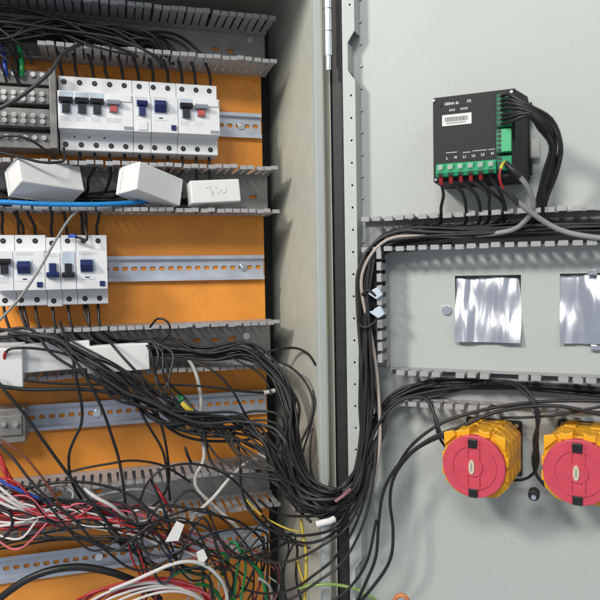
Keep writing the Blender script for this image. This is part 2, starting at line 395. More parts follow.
# ------------------------------------------------------------------ breakers
YS, YN = -.047, -.068
holem = MB().cyl_y(0, 0, .0033, -.0006, .0, 16).mesh('terminal_hole', M['hole'])
scrm = MB().cyl_y(0, 0, .0017, -.0008, -.0006, 10).box(-.0013, .0013, -.00095, -.0008, -.0003, .0003).mesh('terminal_screw', M['screw'])
class Row: pass
def row(zc, xs_top):
    r = Row(); r.zc = zc; return r
def breaker(label, x0, x1, zt, zb, zn1, zn0, poles, tops, kind, group, name='circuit_breaker', cat='breaker'):
    t = thing(name, label, cat, ((x0+x1)/2, -.009, (zt+zb)/2), group=group)
    g = .00025
    prof = [(-.009, zb), (YS, zb), (YS-.001, zb+.001), (YS-.001, zn0-.003), (YN, zn0), (YN, zn1), (YS-.001, zn1+.0015), (YS-.001, zt-.001), (YS, zt), (-.009, zt)]
    MB().prism_x(prof, x0+g, x1-g).build('housing', M['white'], t, bevel=.0004)
    for x in poles:
        zt_ = zt-.0075; zb_ = zb+.0075
        for z in (zt_, zb_):
            put('terminal_hole', holem, t, (x, YS-.001, z)); put('terminal_screw', scrm, t, (x, YS-.001, z))
    return t
def lever(t, x, z, w, up, m='toggle', stem=True, sm=None):
    # wide grip bar with a narrower stem
    s = 1 if up else -1
    b = MB().prism_x([(YN, z-.0032), (YN-.007, z-.0022), (YN-.0085, z+.0012), (YN-.006, z+.0035), (YN, z+.004)], x-w/2, x+w/2)
    o = b.build('toggle', M[m], t, bevel=.0005)
    if stem:
        a = sorted((z-s*.0034, z-s*(.0148 if sm != 'red' else .0112)))
        MB().box(x-w*.26, x+w*.26, YN-.0045, YN, *a).build('toggle_stem', M[sm or m], t, bevel=.0004)
        MB().box(x-w*.26-.0022, x-w*.26-.0004, YN-.0012, YN, *a).box(x+w*.26+.0004, x+w*.26+.0022, YN-.0012, YN, *a).build('toggle_guide', M['window'], t)
def panel(t, name, x0, x1, z0, z1, m, d=.0006, bevel=0): return MB().box(x0, x1, YN-d, YN+.0004, z0, z1).build(name, M[m], t, bevel=bevel)
def prints(t, x0, x1, z, rows, m='print_'):
    b = MB(); g = random.Random(int(x0*1e5)); k = 0
    for i in range(rows):
        x = x0
        while x < x1:
            wd = g.uniform(.0008, .0024)
            if x+wd > x1: break
            b.box(x, x+wd, YN-.00015, YN+.0002, z-.0021*i-.0009, z-.0021*i); x += wd+g.uniform(.0005, .0012); k += 1
    if k: b.build('printed_marking', M[m], t)
# upper row -------------------------------------------------
def XN(px, py=105): return C(px, py, YN).x
def XT(px, py=82): return C(px, py, YS).x
G1 = 'breakers on the upper rail'
zt, zb = C(140, 81, YS).z, C(140, 153, YS).z
n1, n0 = C(140, 95, YN).z, C(140, 131.5, YN).z
zgrip = C(95, 100.6, YN-.008).z
ua = XN(57.5); ub = XN(133)
b1 = breaker('widest white breaker of the upper row, three black toggles and a red tab', ua, ub, zt, zb, n1, n0, [XT(64), XT(79.5), XT(94.5), XT(109.5), XT(124)], 0, 0, G1)
for px in (66, 82, 97):
    x = XN(px); lever(b1, x, zgrip, .0165, True); panel(b1, 'toggle_window', x-.0078, x+.0078, zgrip+.0050, n1-.0012, 'window')
    prints(b1, x-.007, x+.006, zgrip-.019, 3)
x = XN(113.5); lever(b1, x, zgrip-.0003, .0165, True, 'greytog', True, 'red')
MB().box(XN(108), ub-.002, YN-.0015, YN, n1-.010, n1-.0018).build('raised_cover', M['white'], b1, bevel=.0004)
prints(b1, XN(106), XN(122), zgrip-.019, 3); panel(b1, 'badge', XN(123.5), XN(132.5), n0+.0015, n0+.0055, 'greytog')
for px in (73, 88, 103): MB().cyl_y(XT(px), n0-.006, .0011, YS-.0013, YS-.001, 10).build('test_hole', M['hole'], b1)
uc = XN(151)
b2 = breaker('single white breaker with a dark blue toggle, second in the upper row', ub, uc, zt, zb, n1, n0, [XT(139, 85)], 0, 0, G1)
lever(b2, (ub+uc)/2, zgrip+.001, .0135, True, 'navy'); prints(b2, ub+.003, uc-.003, n1-.003, 2)
panel(b2, 'clip_tab', (ub+uc)/2-.006, (ub+uc)/2+.006, n0+.002, n0+.013, 'white', .0012, .0003)
ud = XN(178)
def rcd(x0, x1, zt, zb, n1, n0, poles, label, group, zg):
    t = breaker(label, x0, x1, zt, zb, n1, n0, poles, 0, 0, group, 'residual_current_breaker')
    xc = x0+(x1-x0)*.34; wd = .0145
    MB().box(xc-wd/2-.0012, xc+wd/2+.0022, YN-.0008, YN+.0003, zg-.0105, zg+.0078).build('toggle_frame', M['window'], t, bevel=.0003)
    MB().prism_x([(YN, zg-.009), (YN-.003, zg-.0085), (YN-.0095, zg-.001), (YN-.0095, zg+.002), (YN-.004, zg+.006), (YN, zg+.0065)], xc-wd/2, xc+wd/2).build('toggle', M['navy'], t, bevel=.0005)
    xb = x0+(x1-x0)*.82
    MB().box(xb-.0032, xb+.0032, YN-.0022, YN, n0+.0035, n0+.0098).build('test_button', M['navy'], t, bevel=.0004)
    prints(t, x0+.004, x1-.012, n1-.002, 2); prints(t, x0+.005, x1-.014, zg-.018, 1)
    b = MB().box(xc-.002, xc+.003, YN-.0003, YN+.0002, zg-.0165, zg-.0150).build('mode_mark', M['navy'], t)
    return t
b3 = rcd(uc, ud, zt, zb, n1, n0, [XT(153, 86), XT(167.5, 87)], 'white residual current breaker with square navy toggle in the upper row', G1, zgrip+.0002)
ue = XN(219.5)
b4 = breaker('rightmost breaker of the upper row with one black toggle and a red tab', ud, ue, zt, zb, n1, n0, [XT(181.7, 88), XT(195.8, 89), XT(209, 90)], 0, 0, G1)
x = XN(186); lever(b4, x, zgrip+.001, .0165, True); panel(b4, 'toggle_window', x-.0078, x+.0078, zgrip+.0060, n1-.0012, 'window'); prints(b4, x-.007, x+.006, zgrip-.018, 3)
x = XN(201); lever(b4, x, zgrip+.0005, .0165, True, 'greytog', True, 'red'); prints(b4, x-.008, x+.004, zgrip-.018, 3, 'print_red')
MB().box(XN(194), ue-.002, YN-.0015, YN, n1-.010, n1-.0018).build('raised_cover', M['white'], b4, bevel=.0004)
panel(b4, 'badge', XN(210), XN(218.5), n0+.0015, n0+.0055, 'greytog')
TOP1 = [64, 79.5, 94.5, 109.5, 124, 139, 153, 167.5, 181.7, 195.8, 209]
# lower row ----------------------------------------------------
def XN2(px): return C(px, 268, YN).x
def XT2(px): return C(px, 240, YS).x
G2 = 'breakers on the lower rail'
zt2, zb2 = C(60, 235, YS).z, C(60, 305, YS).z
m1, m0 = C(60, 251, YN).z, C(60, 289.5, YN).z
zg2 = C(60, 262, YN-.008).z
edges = [-4.5, 13.2, 45, 60.5, 76, 107.5]
a1 = breaker('white breaker with a black toggle, cut by the left edge in the lower row', XN2(edges[0]), XN2(edges[1]), zt2, zb2, m1, m0, [XT2(3.1)], 0, 0, G2)
x = (XN2(edges[0])+XN2(edges[1]))/2; lever(a1, x, zg2+.001, .0155, True); prints(a1, x-.006, x+.006, zg2-.018, 4)
rcd(XN2(13.2), XN2(45), zt2, zb2, m1, m0, [XT2(19.3), XT2(35.2)], 'left residual current breaker with navy toggle in the lower row', G2, C(60, 266, YN).z)
a3 = breaker('single white breaker with a dark blue toggle in the lower row', XN2(45), XN2(60.5), zt2-.003, zb2-.002, m1-.002, m0, [XT2(51.9)], 0, 0, G2)
zlow = C(60, 275, YN-.008).z
lever(a3, XN2(52.8), zlow, .0145, False, 'navy'); prints(a3, XN2(47), XN2(58), m1-.004, 2)
a4 = breaker('single white breaker with black toggle down and pale blue window, lower row', XN2(60.5), XN2(76), zt2, zb2, m1, m0, [XT2(67.5)], 0, 0, G2)
lever(a4, XN2(68.4), zlow-.0005, .0150, False); panel(a4, 'toggle_window', XN2(62.3), XN2(74.6), m1-.016, m1-.001, 'window')
rcd(XN2(76), XN2(107.5), zt2, zb2, m1, m0, [XT2(83.4), XT2(98)], 'rightmost residual current breaker with navy toggle in the lower row', G2, C(60, 265, YN).z)
TOP2 = [3.1, 19.3, 35.2, 51.9, 67.5, 83.4, 98]

# ------------------------------------------------------------------ distribution block at the upper left and clear block lower left
bscr = MB().cyl_y(0, 0, .0030, -.004, .001, 12).box(-.0026, .0026, -.0044, -.004, -.0005, .0005).mesh('terminal_screw', M['bright'])
t = thing('distribution_block', 'smoky terminal block with rows of bright screws left of upper breakers', 'terminal block', (-.16, -.009, .22))
xr = C(50, 110, -.06).x; tiers = [(70, 84, -.050), (87, 103, -.062), (108, 126, -.062), (132, 148, -.050)]
for y0, y1, d in tiers:
    MB().box(-.30, xr, d, -.009, C(25, y1, d).z, C(25, y0, d).z).build('terminal_tier', M['clear'], t, bevel=.001)
    zz_ = C(25, (y0+y1)/2+ (1 if d < -.06 else 0), d).z
    for k in range(14):
        x = xr-.0085-.0108*k; put('terminal_screw', bscr, t, (x, d, zz_+.003)); 
        if d < -.06: put('terminal_screw', bscr, t, (x, d, zz_-.004))
MB().box(-.30, xr, -.045, -.009, C(25, 148, -.05).z+.001, C(25, 70, -.05).z-.001).build('inner_core', M['darkback'], t)
MB().box(xr, C(57, 110, -.06).x, -.066, -.009, C(53, 149, -.06).z, C(53, 70, -.06).z).build('end_plate', M['clear'], t, bevel=.001)
t = thing('clear_terminal_block', 'small clear plastic terminal block at left end of the third rail', 'terminal block', C(13, 425, -.03))
q0, q1 = C(26, 442, -.05), C(26, 408, -.05)
MB().box(-.28, q0.x, -.05, -.009, q0.z, q1.z).build('cover', M['clear'], t, bevel=.0015)
MB().box(q0.x-.030, q0.x-.004, -.0525, -.05, q0.z+.010, q1.z-.008).build('clear_window', M['clear'], t, bevel=.0008)
for px in (4, 16): put('terminal_screw', bscr, t, C(px, 424, -.0525))

# ------------------------------------------------------------------ white boxes lying in the ducts
def white_box(label, px, py, d, size, rot, marks=None):
    t = thing('white_box', label, 'box', (0, 0, 0), CM)
    sx, sy, sz = (k/2 for k in size)
    MB().box(-sx, sx, -sy, sy, -sz, sz).build('box_shell', M['whitebox'], t, bevel=.0018, seg=3)
    MB().box(-sx-.0003, sx+.0003, sy*.55, sy*.55+.0006, -sz-.0003, sz+.0003).build('lid_seam', M['print_'], t)
    if marks: marks(t, sx, sy, sz)
    t.location = C(px, py, d); t.rotation_euler = [math.radians(k) for k in rot]; return t
def scrib(t, sx, sy, sz):
    b = MB(); g = random.Random(5)
    for k in range(5):
        x = -.014+.006*k; b.tube([(x+g.uniform(-.002, .002), -sy-.0002, g.uniform(-.006, .007)), (x+.003, -sy-.0002, g.uniform(-.006, .007)), (x+.005, -sy-.0002, g.uniform(-.006, .007))], .0004, 5)
    b.build('pen_marks', M['print_red'], t)
white_box('white plastic box tilted upward at left of the middle duct', 45, 181.5, -.064, (.080, .040, .035), (-22, 3, 30))
white_box('middle white box in the duct, turned with one corner forward', 150, 187, -.066, (.070, .044, .037), (-4, 13, 33))
white_box('right white box in the duct with faint red pen marks', 213.5, 193, -.062, (.066, .030, .030), (-3, -4, 3), scrib)
white_box('cube-like white box at left edge under the lower breakers', 4, 365, -.082, (.046, .046, .048), (4, 1, 2))
white_box('white box behind the wires beside the cube-like box', 56, 356, -.075, (.080, .030, .034), (-3, -1, 4))
white_box('white box with clean front right of the other boxes below breakers', 118, 357.5, -.078, (.075, .034, .034), (-3, -1, 2))

# ------------------------------------------------------------------ black module on the door
t = thing('control_module', 'black square module with green screw terminals on the door', 'control module', (.143, 0, .135), DM)
mx0, mx1, mz0, mz1, MN = .1032, .1822, .0925, .1772, .060
mxr = .1915
hb_ = MB(); P_ = [(mx0, -.0005), (mx0, -MN), (mx1, -MN), (mx1+.001, -MN+.006), (mxr, -.024), (mxr, -.0005)]; n_ = len(P_)
hb_.add([(x, y, mz0) for x, y in P_]+[(x, y, mz1) for x, y in P_], [tuple(range(n_))[::-1], tuple(range(n_, 2*n_))]+[(i, (i+1) % n_, (i+1) % n_+n_, i+n_) for i in range(n_)])
hb_.build('housing', M['blackmod'], t, bevel=.0012)
MB().box(mxr, mxr+.0012, -.022, -.0005, mz0+.004, mz1-.006).build('rear_housing', M['blackmod'], t, bevel=.001)
for z in (mz1-.012, mz0+.016): MB().box(mxr+.0012, mxr+.0035, -.016, -.004, z-.008, z+.008).build('fixing_clamp', M['black'], t, bevel=.0008)
MB().box(mxr+.0012, mxr+.0105, -.010, -.003, .117, .137).build('translucent_clip', M['wlight'], t, bevel=.002)
def mp(px, py, n=MN): return D(px, py, n)
def text(s, p, size, parent, m='wht_print', name='printed_text', sh=.06):
    cu = bpy.data.curves.new(name, 'FONT'); cu.body = s; cu.size = size; cu.extrude = .00006; cu.align_x = 'LEFT'; cu.materials.append(M[m]); cu.offset = .00012
    o = bpy.data.objects.new(name, cu); COL.objects.link(o); o.parent = parent
    me = bpy.data.meshes.new_from_object(o.evaluated_get(bpy.context.evaluated_depsgraph_get())); bpy.data.objects.remove(o); bpy.data.curves.remove(cu)
    o = bpy.data.objects.new(name, me); COL.objects.link(o); o.parent = parent
    o.location = Vector(p)-BASE[parent.name][0]; o.rotation_euler = (math.pi/2, 0, 0); BASE[o.name] = BASE[parent.name]; return o
def at(px, py): q = mp(px, py, MN); return (q.x, -MN-.0002, q.z)
text('GENA 4L', at(444.5, 105.5), .0036, t); text('CE', at(466.8, 102.3), .0034, t)
for px, py, n_ in ((449.3, 111.5, 4), (460.5, 110, 5)):
    b = MB(); q = mp(px, py)
    for k in range(n_): b.box(q.x+.0015*k, q.x+.0015*k+.0010, -MN-.0003, -MN, q.z, q.z+.0022)
    b.build('faint_print', M['print_'], t)
q = mp(456.8, 119.5)
lb = MB().box(q.x-.0143, q.x+.0143, -MN-.0006, -MN, q.z-.0054, q.z+.0054).build('barcode_label', M['label'], t)
b = MB(); g = random.Random(2); x = q.x-.0115
while x < q.x+.011:
    wd = g.uniform(.0002, .0008); b.box(x, x+wd, -MN-.0008, -MN-.0006, q.z-.0016, q.z+.0030); x += wd+g.uniform(.0003, .0007)
x = q.x-.010
while x < q.x+.009: b.box(x, x+.0007, -MN-.0008, -MN-.0006, q.z-.0038, q.z-.0025); x += .0013
b.build('barcode', M['black'], lb)
for s, px, py in (('L', 446.2, 159.5), ('N', 454.2, 158.5), ('L1', 463.0, 158), ('L2', 471.8, 157), ('L3', 481, 155.8), ('N', 491, 154.6)):
    text(s, at(px, py), .0034, t)
b = MB()
for xa, xb, y in ((446, 457, 153), (463, 470.5, 152.6), (472.5, 487, 151), (488.5, 495, 149.6)):
    a, c = mp(xa, y), mp(xb, y-1); b.box(a.x, c.x, -MN-.0003, -MN, a.z-.0003, a.z+.0003)
b.build('printed_bracket', M['wht_print'], t)
for px, py in ((439.5, 104.5), (510, 93)):
    q = mp(px, py); MB().cyl_y(q.x, q.z, .0026, -MN-.0008, -MN+.0004, 14).build('corner_hole', M['hole'], t)
for px, py in ((434, 101), (436, 180), (511.5, 92)):
    q = mp(px, py); MB().cyl_y(q.x, q.z, .0014, -MN-.0016, -MN+.0004, 10).build('corner_screw', M['chrome'], t)
# six-way screw terminal along the bottom
a, c = mp(437.5, 172), mp(497, 162)
zb_, zt_ = .0985, .1095
st = MB().prism_x([(-MN, zb_-.002), (-MN-.008, zb_-.002), (-MN-.010, zb_+.002), (-MN-.0065, zt_), (-MN, zt_)], a.x, c.x).build('screw_terminal', M['green'], t, bevel=.0004)
N6 = [441.5+9.35*i for i in range(6)]; T6 = []
for i in range(6):
    x = a.x+(c.x-a.x)*(i+.5)/6; T6.append(x)
    MB().box(x-.0031, x+.0031, -MN-.0105, -MN-.006, zb_+.0032, zt_-.0012).build('terminal_cell', M['greenl'], t, bevel=.0003)
    MB().cyl_y(x, (zb_+zt_)/2+.001, .0023, -MN-.0118, -MN-.0100, 12).build('terminal_screw', M['bright'], t)
    MB().box(x-.0022, x+.0022, -MN-.0106, -MN-.006, zb_-.0016, zb_+.0012).build('wire_entry', M['hole'], t)
# plug-in connectors along the right edge
cx0, cx1 = mp(497.5, 120).x, mp(512, 120).x
def conn(name, y0, y1, m, ways, dep):
    z1_, z0_ = mp(503, y0).z, mp(503, y1).z
    o = MB().box(cx0, cx1, -MN-dep, -MN+.001, z0_, z1_).build(name, M[m], t, bevel=.0005)
    out = []
    for i in range(ways):
        z = z1_-(z1_-z0_)*(i+.5)/ways; out.append(z)
        MB().box(cx0+.0006, cx0+.0042, -MN-dep-.0003, -MN-dep+.002, z-.0016, z+.0016).build('screw_slot', M['hole'], o)
        MB().cyl_y(cx0+.0024, z, .0011, -MN-dep-.0007, -MN-dep, 8).build('terminal_screw', M['screw'], o)
    return out
ZC1 = conn('green_plug', 95, 127.5, 'green', 7, .006)
ZC2 = conn('green_plug', 131, 153.5, 'greenl', 5, .010)
ZC3 = conn('green_plug', 157, 171, 'green', 3, .006)

# ------------------------------------------------------------------ yellow and red rotary isolators
def isolator(label, ccx, ccz):
    t = thing('rotary_isolator', label, 'rotary switch', (ccx, 0, ccz), DM, 'yellow and red rotary isolators on the door')
    HB = .081                                        # the switch stands slightly askew to the sheet
    t.matrix_world = DM @ Matrix.Translation((ccx, 0, ccz)) @ Matrix.Rotation(-math.radians(6.5), 4, 'Z')
    MB().box(ccx-.028, ccx+.031, -.006, -.0006, ccz-.028, ccz+.031).build('back_plate', M['black'], t, bevel=.0025, seg=3)
    for dx in (-.022, .026): MB().cyl_y(ccx+dx, ccz+.0265, .0022, -.0075, -.006, 10).build('plate_screw', M['chrome'], t)
    def octo(hw, ch, cx=ccx, cz=ccz): return [(cx-hw+ch, cz-hw), (cx+hw-ch, cz-hw), (cx+hw, cz-hw+ch), (cx+hw, cz+hw-ch), (cx+hw-ch, cz+hw), (cx-hw+ch, cz+hw), (cx-hw, cz+hw-ch), (cx-hw, cz-hw+ch)]
    n = 4
    for k in range(n):                              # stacked contact decks
        y0 = -.008-k*.0165; y1 = y0-.0155
        MB().prism_y(octo(.0306, .0105), y1, y0).build('contact_deck', M['yellow'], t, bevel=.0008)
        b = MB()                                    # terminal lugs and chevron ribs on the four sides
        for s in (-1, 1):
            for q in (-.012, .012):
                za = sorted((ccz+s*.0298, ccz+s*.0325)); b.box(ccx+q-.0055, ccx+q+.0055, y1+.002, y0-.003, *za)
                xa = sorted((ccx+s*.0298, ccx+s*.0314)); b.box(*xa, y1+.002, y0-.003, ccz+q-.0055, ccz+q+.0055)
        b.build('terminal_lug', M['yellow'], t, bevel=.0006)
        MB().prism_y(octo(.0290, .0105), y0, y0+.001).build('deck_joint', M['hole'], t)
    # front collar with chevron corners
    col = MB().prism_y(octo(.0298, .0130), -HB+.004, -HB+.0085)
    for sx in (-1, 1):
        k_ = 1
        col.prism_y([(ccx+sx*.030, ccz+.030), (ccx+sx*.021, ccz+.0322), (ccx+sx*.018, ccz+.028), (ccx+sx*.0295, ccz+.017)][::sx], -HB+.0005, -HB+.006)
        for zq in (-.008, .006): col.box(*sorted((ccx+sx*.0285, ccx+sx*.0322)), -HB+.002, -HB+.012, ccz+zq-.0045, ccz+zq+.0045)
    col.build('front_collar', M['yellow'], t, bevel=.0006)
    # notched yellow ends above the slot
    for sx in (-1, 1):
        MB().prism_y([(ccx+sx*.0045, ccz+.028), (ccx+sx*.0150, ccz+.028), (ccx+sx*.0150, ccz+.0345), (ccx+sx*.010, ccz+.0335), (ccx+sx*.0045, ccz+.0365)][::sx], -HB+.001, -HB+.020).build('top_horn', M['yellow'], t, bevel=.0006)
    n = 48; R0 = .0304
    prof = [(R0*math.cos(2*math.pi*(i+.5)/n)*(1 if i % 4 else .992), R0*math.sin(2*math.pi*(i+.5)/n)*(1 if i % 4 else .992)) for i in range(n)]
    MB().prism_y([(ccx+x, ccz+z) for x, z in prof], -HB-.0035, -HB+.004).build('dial', M['dial'], t, bevel=.0009)
    HBf = -HB-.0035
    MB().ring_y(ccx, ccz, .0197, .0222, HBf-.0011, HBf+.0002, 48).build('dial_ring', M['dial'], t)
    MB().box(ccx-.0064, ccx-.0048, HBf-.0016, HBf+.0003, ccz-.021, ccz+.0255).box(ccx+.0048, ccx+.0064, HBf-.0016, HBf+.0003, ccz-.021, ccz+.0255).build('handle_rib', M['dial'], t)
    MB().cyl_y(ccx, ccz, .0092, HBf-.0015, HBf+.0003, 28).build('hub_disc', M['dial'], t)
    MB().cyl_y(ccx-.0010, ccz+.0002, .0027, HBf-.0030, HBf, 24, rz=2.6).build('ivory_insert', M['ivory'], t)
    MB().cyl_y(ccx-.0010, ccz+.0002, .0009, HBf-.0033, HBf-.0030, 20, rz=5).build('insert_slot', M['greytog'], t)
    for z in (ccz+.0225, ccz-.0260): MB().box(ccx-.0043, ccx+.0043, HBf-.0022, -HB+.010, z-.0038, z+.0048).build('black_clip', M['black'], t, bevel=.0007)
    return t
c1 = D(473, 467, .0845); c2 = D(577.5, 473, .0845)
isolator('yellow and red rotary switch left of its twin on the door', c1.x+.0096, c1.z)
isolator('yellow and red rotary switch cut by the right edge of the view', c2.x+.0096, c2.z)
q = D(534, 494, .05)
t = thing('cable_lug', 'small dark cable lug beside the right yellow switch', 'cable lug', q, DM)
MB().cyl_y(q.x, q.z, .0055, -.056, -.044, 14).build('lug_body', M['black'], t, bevel=.001); MB().cyl_y(q.x, q.z-.001, .0024, -.0580, -.056, 12).build('lug_screw', M['chrome'], t)

# ------------------------------------------------------------------ wires
def bundle(base, n, sp, label, group, r=(.0015, .0019), m='wire', name='wire', jit=.0008, dj=.008, pj=2.0, mats=None):
    for i in range(n):
        ox, oy, od = rnd.gauss(0, sp), rnd.gauss(0, sp), rnd.gauss(0, dj)
        pts = []
        for k, p in enumerate(base):
            q = min(1, 2.6/sp) if len(p) > 3 else 1; e = min(pj, 2.2) if len(p) > 3 else pj
            x = p[0]+ox*q+rnd.gauss(0, e); y = p[1]+oy*q+rnd.gauss(0, e); d = p[2]
            if len(p) > 3: d = max(.006, d+od*.7); pts.append((x, y, d, 'd'))
            else: pts.append((x, y, min(d+od, -.006)))
        wire(pts, label, rnd.uniform(*r), rnd.choice(mats) if mats else m, name, group, jit=jit)
# into the tops of the upper breakers
for i, tx in enumerate(TOP1):
    s = 1 if tx < 150 else .6
    zc = 60+ (tx-60)*.075
    wire([(tx, zc+20, -.030), (tx-1+rnd.gauss(0,1.5), zc+8, -.036), (tx-6*s, zc-8, -.044), (tx-20*s, zc-22-rnd.random()*4, -.042), (tx-60*s-rnd.random()*15, zc-34-rnd.random()*5, -.030), (tx-120-rnd.random()*20, zc-30-rnd.random()*14, -.03), (-60, 30+rnd.random()*16, -.03)],
         f'black wire into the {ORD[i]} top terminal from the left of the upper breakers', .0020, 'wire', group='black feed wires to the upper breakers', jit=.0006)
bundle([(-60, 18, -.035), (10, 20, -.04), (70, 26, -.04), (120, 33, -.045), (150, 45, -.05), (165, 60, -.04)], 14, 6, 'black wire heaped in the shaded top duct', 'black wires in the top duct', dj=.014, pj=3)
bundle([(-60, 30, -.05), (0, 34, -.06), (30, 30, -.06), (60, 28, -.055), (95, 36, -.06), (130, 52, -.05)], 10, 5, 'black wire heaped in the shaded top duct', 'black wires in the top duct', dj=.014, pj=3)
bundle([(-40, 20, -.06), (4, 45, -.07), (14, 60, -.06), (20, 74, -.05)], 7, 6, 'black wire dropping from the top duct to the terminal block', 'black wires above the terminal block', dj=.008)
wire([(-20, 118, -.09), (8, 104, -.094), (28, 91, -.097), (50, 72, -.096), (62, 55, -.085), (78, 45, -.074), (96, 38, -.055), (125, 33, -.03)], 'dark grey wire slanting across the terminal block to the top duct', .0025, 'wire2')
wire([(-30, 143, -.07), (10, 136, -.077), (30, 140, -.078), (45, 150, -.07), (56, 160, -.06), (60, 175, -.04)], 'thin black wire looping under the terminal block', .0016)
wire([(-30, 147, -.090), (12, 155, -.098), (40, 162, -.100), (56, 162.5, -.100), (64, 160, -.085), (64, 148, -.055)], 'black wire draped over the front of the middle duct', .0017)
wire([(22, 76, -.055), (22, 68, -.058), (21, 58, -.05), (18, 40, -.04)], 'short green wire standing in the terminal block', .0032, 'wgreen')
wire([(6, 76, -.055), (5, 66, -.058), (4, 56, -.05), (0, 40, -.04)], 'blue wire standing in the terminal block', .0028, 'wblue')
for i, tx in enumerate(TOP1):
    yb = 149+(tx-64)*.06
    wire([(tx, yb-3, -.03), (tx+.5, yb+6, -.038), (tx+1+rnd.gauss(0,1), yb+14, -.045), (tx-2+rnd.gauss(0,3), yb+28, -.040), (tx-12, yb+44, -.022), (tx-60, yb+46, -.02)],
         f'black wire out of the {ORD[i]} bottom terminal of the upper breakers', .0019, 'wire', group='black wires below the upper breakers', jit=.0004)
for i, tx in enumerate(TOP2):
    for v in range(2 if i in (1, 5) else 1):
        wire([(tx+3*v, 238, -.032), (tx-1+4*v, 226, -.038), (tx-3+rnd.gauss(0,2)+3*v, 213, -.042), (tx-8, 200, -.04), (tx-25, 192, -.025), (tx-80, 190, -.025)],
             f'black wire into the {ORD[i]} top terminal of the lower breakers' if not v else f'spare black wire beside the {ORD[i]} top terminal of lower breakers', .0019, 'wire', group='black feed wires to the lower breakers', jit=.0005)
for i, tx in enumerate(TOP2):
    for v in range(2 if i in (1, 5) else 1):
        wire([(tx+3*v, 303, -.032), (tx+1+4*v, 313, -.040), (tx+4+rnd.gauss(0,1.5)+3*v, 325, -.045), (tx+12, 338, -.045), (tx+40, 347, -.035), (tx+100, 352, -.03), (220, 356, -.05)],
             f'black wire out of the {ORD[i]} bottom terminal of the lower breakers' if not v else f'spare black wire beside the {ORD[i]} bottom terminal of lower breakers', .0019, 'wire', group='black wires below the lower breakers', jit=.0005)
# middle duct
bundle([(-50, 195, -.03), (20, 200, -.03), (90, 198, -.025), (140, 196, -.02), (185, 199, -.02)], 6, 3, 'black wire lying behind the white boxes in the middle duct', 'black wires in the middle duct', dj=.006)
wire([(-60, 202, -.078), (0, 202, -.082), (30, 203.5, -.084), (70, 204.5, -.083), (110, 204, -.078), (140, 202, -.066), (160, 200, -.05)], 'bright blue cable in front of the white boxes', .0031, 'sky', 'cable', cat='cable')
wire([(-10, 330, -.10), (18, 300, -.105), (40, 268, -.105), (57, 238, -.09), (72, 216, -.075), (88, 205, -.06)], 'thin grey wire slanting across the lower breakers', .0016, 'wgrey')
wire([(72, 236, -.055), (80, 238, -.062), (87, 240, -.062), (85, 226, -.055), (80, 212, -.05)], 'black wire bent beside a purple sleeve above the lower breakers', .0017)
wire([(69, 236.5, -.0555), (73, 235.5, -.059), (76, 237, -.061)], 'short purple sleeve on a wire above the lower breakers', .0023, 'wblue', 'wire_sleeve', cat='sleeve')

# third duct and the sheaf running to the hinge side
A1 = [(-10, 334, -.10), (35, 336, -.105), (60, 345, -.11), (88, 363, -.115), (112, 386, -.115), (150, 404, -.115), (195, 421, -.12), (240, 420, -.125), (268, 440, -.15), (286, 470, -.19), (305, 492, -.238), (330, 500, -.262)]
TAIL_A = [(352, 488, .050, 'd'), (364, 455, .045, 'd'), (367, 400, .04, 'd'), (366, 340, .034, 'd'), (368, 280, .030, 'd'), (381, 246, .026, 'd'), (415, 234, .024, 'd'), (480, 231, .022, 'd'), (540, 229, .022, 'd'), (620, 226, .022, 'd')]
TAIL_C = [(352, 490, .050, 'd'), (365, 462, .046, 'd'), (374, 430, .045, 'd'), (390, 404, .038, 'd'), (425, 393, .026, 'd'), (475, 388, .022, 'd'), (540, 390, .022, 'd'), (620, 396, .022, 'd')]
B1 = [(120, 350, -.04), (170, 352, -.055), (210, 357, -.080), (245, 356, -.095), (272, 372, -.115), (289, 402, -.145), (293, 445, -.18), (306, 482, -.232), (332, 494, -.262)]
LG = 'black wires sweeping from the cabinet round the hinge to the door'
bundle(B1+TAIL_A, 15, 2.6, 'black wire of the sheaf sweeping round the hinge into the door duct', LG, dj=.006, pj=1.6, mats=['wire', 'wire', 'wire', 'wire2'], jit=.0010)
bundle(B1[:1]+[(165, 345, -.06), (205, 352, -.085), (250, 351, -.10), (280, 372, -.12), (294, 408, -.15), (283, 455, -.18), (300, 492, -.235), (332, 503, -.262)]+TAIL_A, 7, 3, 'black wire of the sheaf sweeping round the hinge into the door duct', LG, dj=.008, pj=2.2, jit=.0012)
bundle(A1+TAIL_C, 3, 6, 'black wire running low across the third rail to the switch duct', 'black wires crossing the third rail', dj=.010, pj=4.5, mats=['wire', 'wire2'], jit=.001)
bundle([(60, 350, -.04), (88, 362, -.095), (118, 381, -.11), (132, 394, -.11), (150, 405, -.115), (190, 422, -.12), (235, 424, -.12), (262, 441, -.14), (284, 474, -.19), (302, 500, -.238), (332, 507, -.262)]+TAIL_A, 3, 5, 'black wire running low across the third rail to the switch duct', 'black wires crossing the third rail', dj=.010, pj=4.2, jit=.001)
bundle([(100, 356, -.03), (128, 378, -.09), (155, 405, -.11), (190, 424, -.115), (230, 430, -.12), (258, 420, -.125), (280, 430, -.15), (293, 465, -.20), (306, 497, -.24), (333, 505, -.262)]+TAIL_A[:6]+[(400, 240, .02, 'd'), (450, 236, .02, 'd')], 5, 6, 'black wire curling below the third rail towards the hinge', 'black wires curling below the third rail', dj=.01, pj=3, jit=.0012)
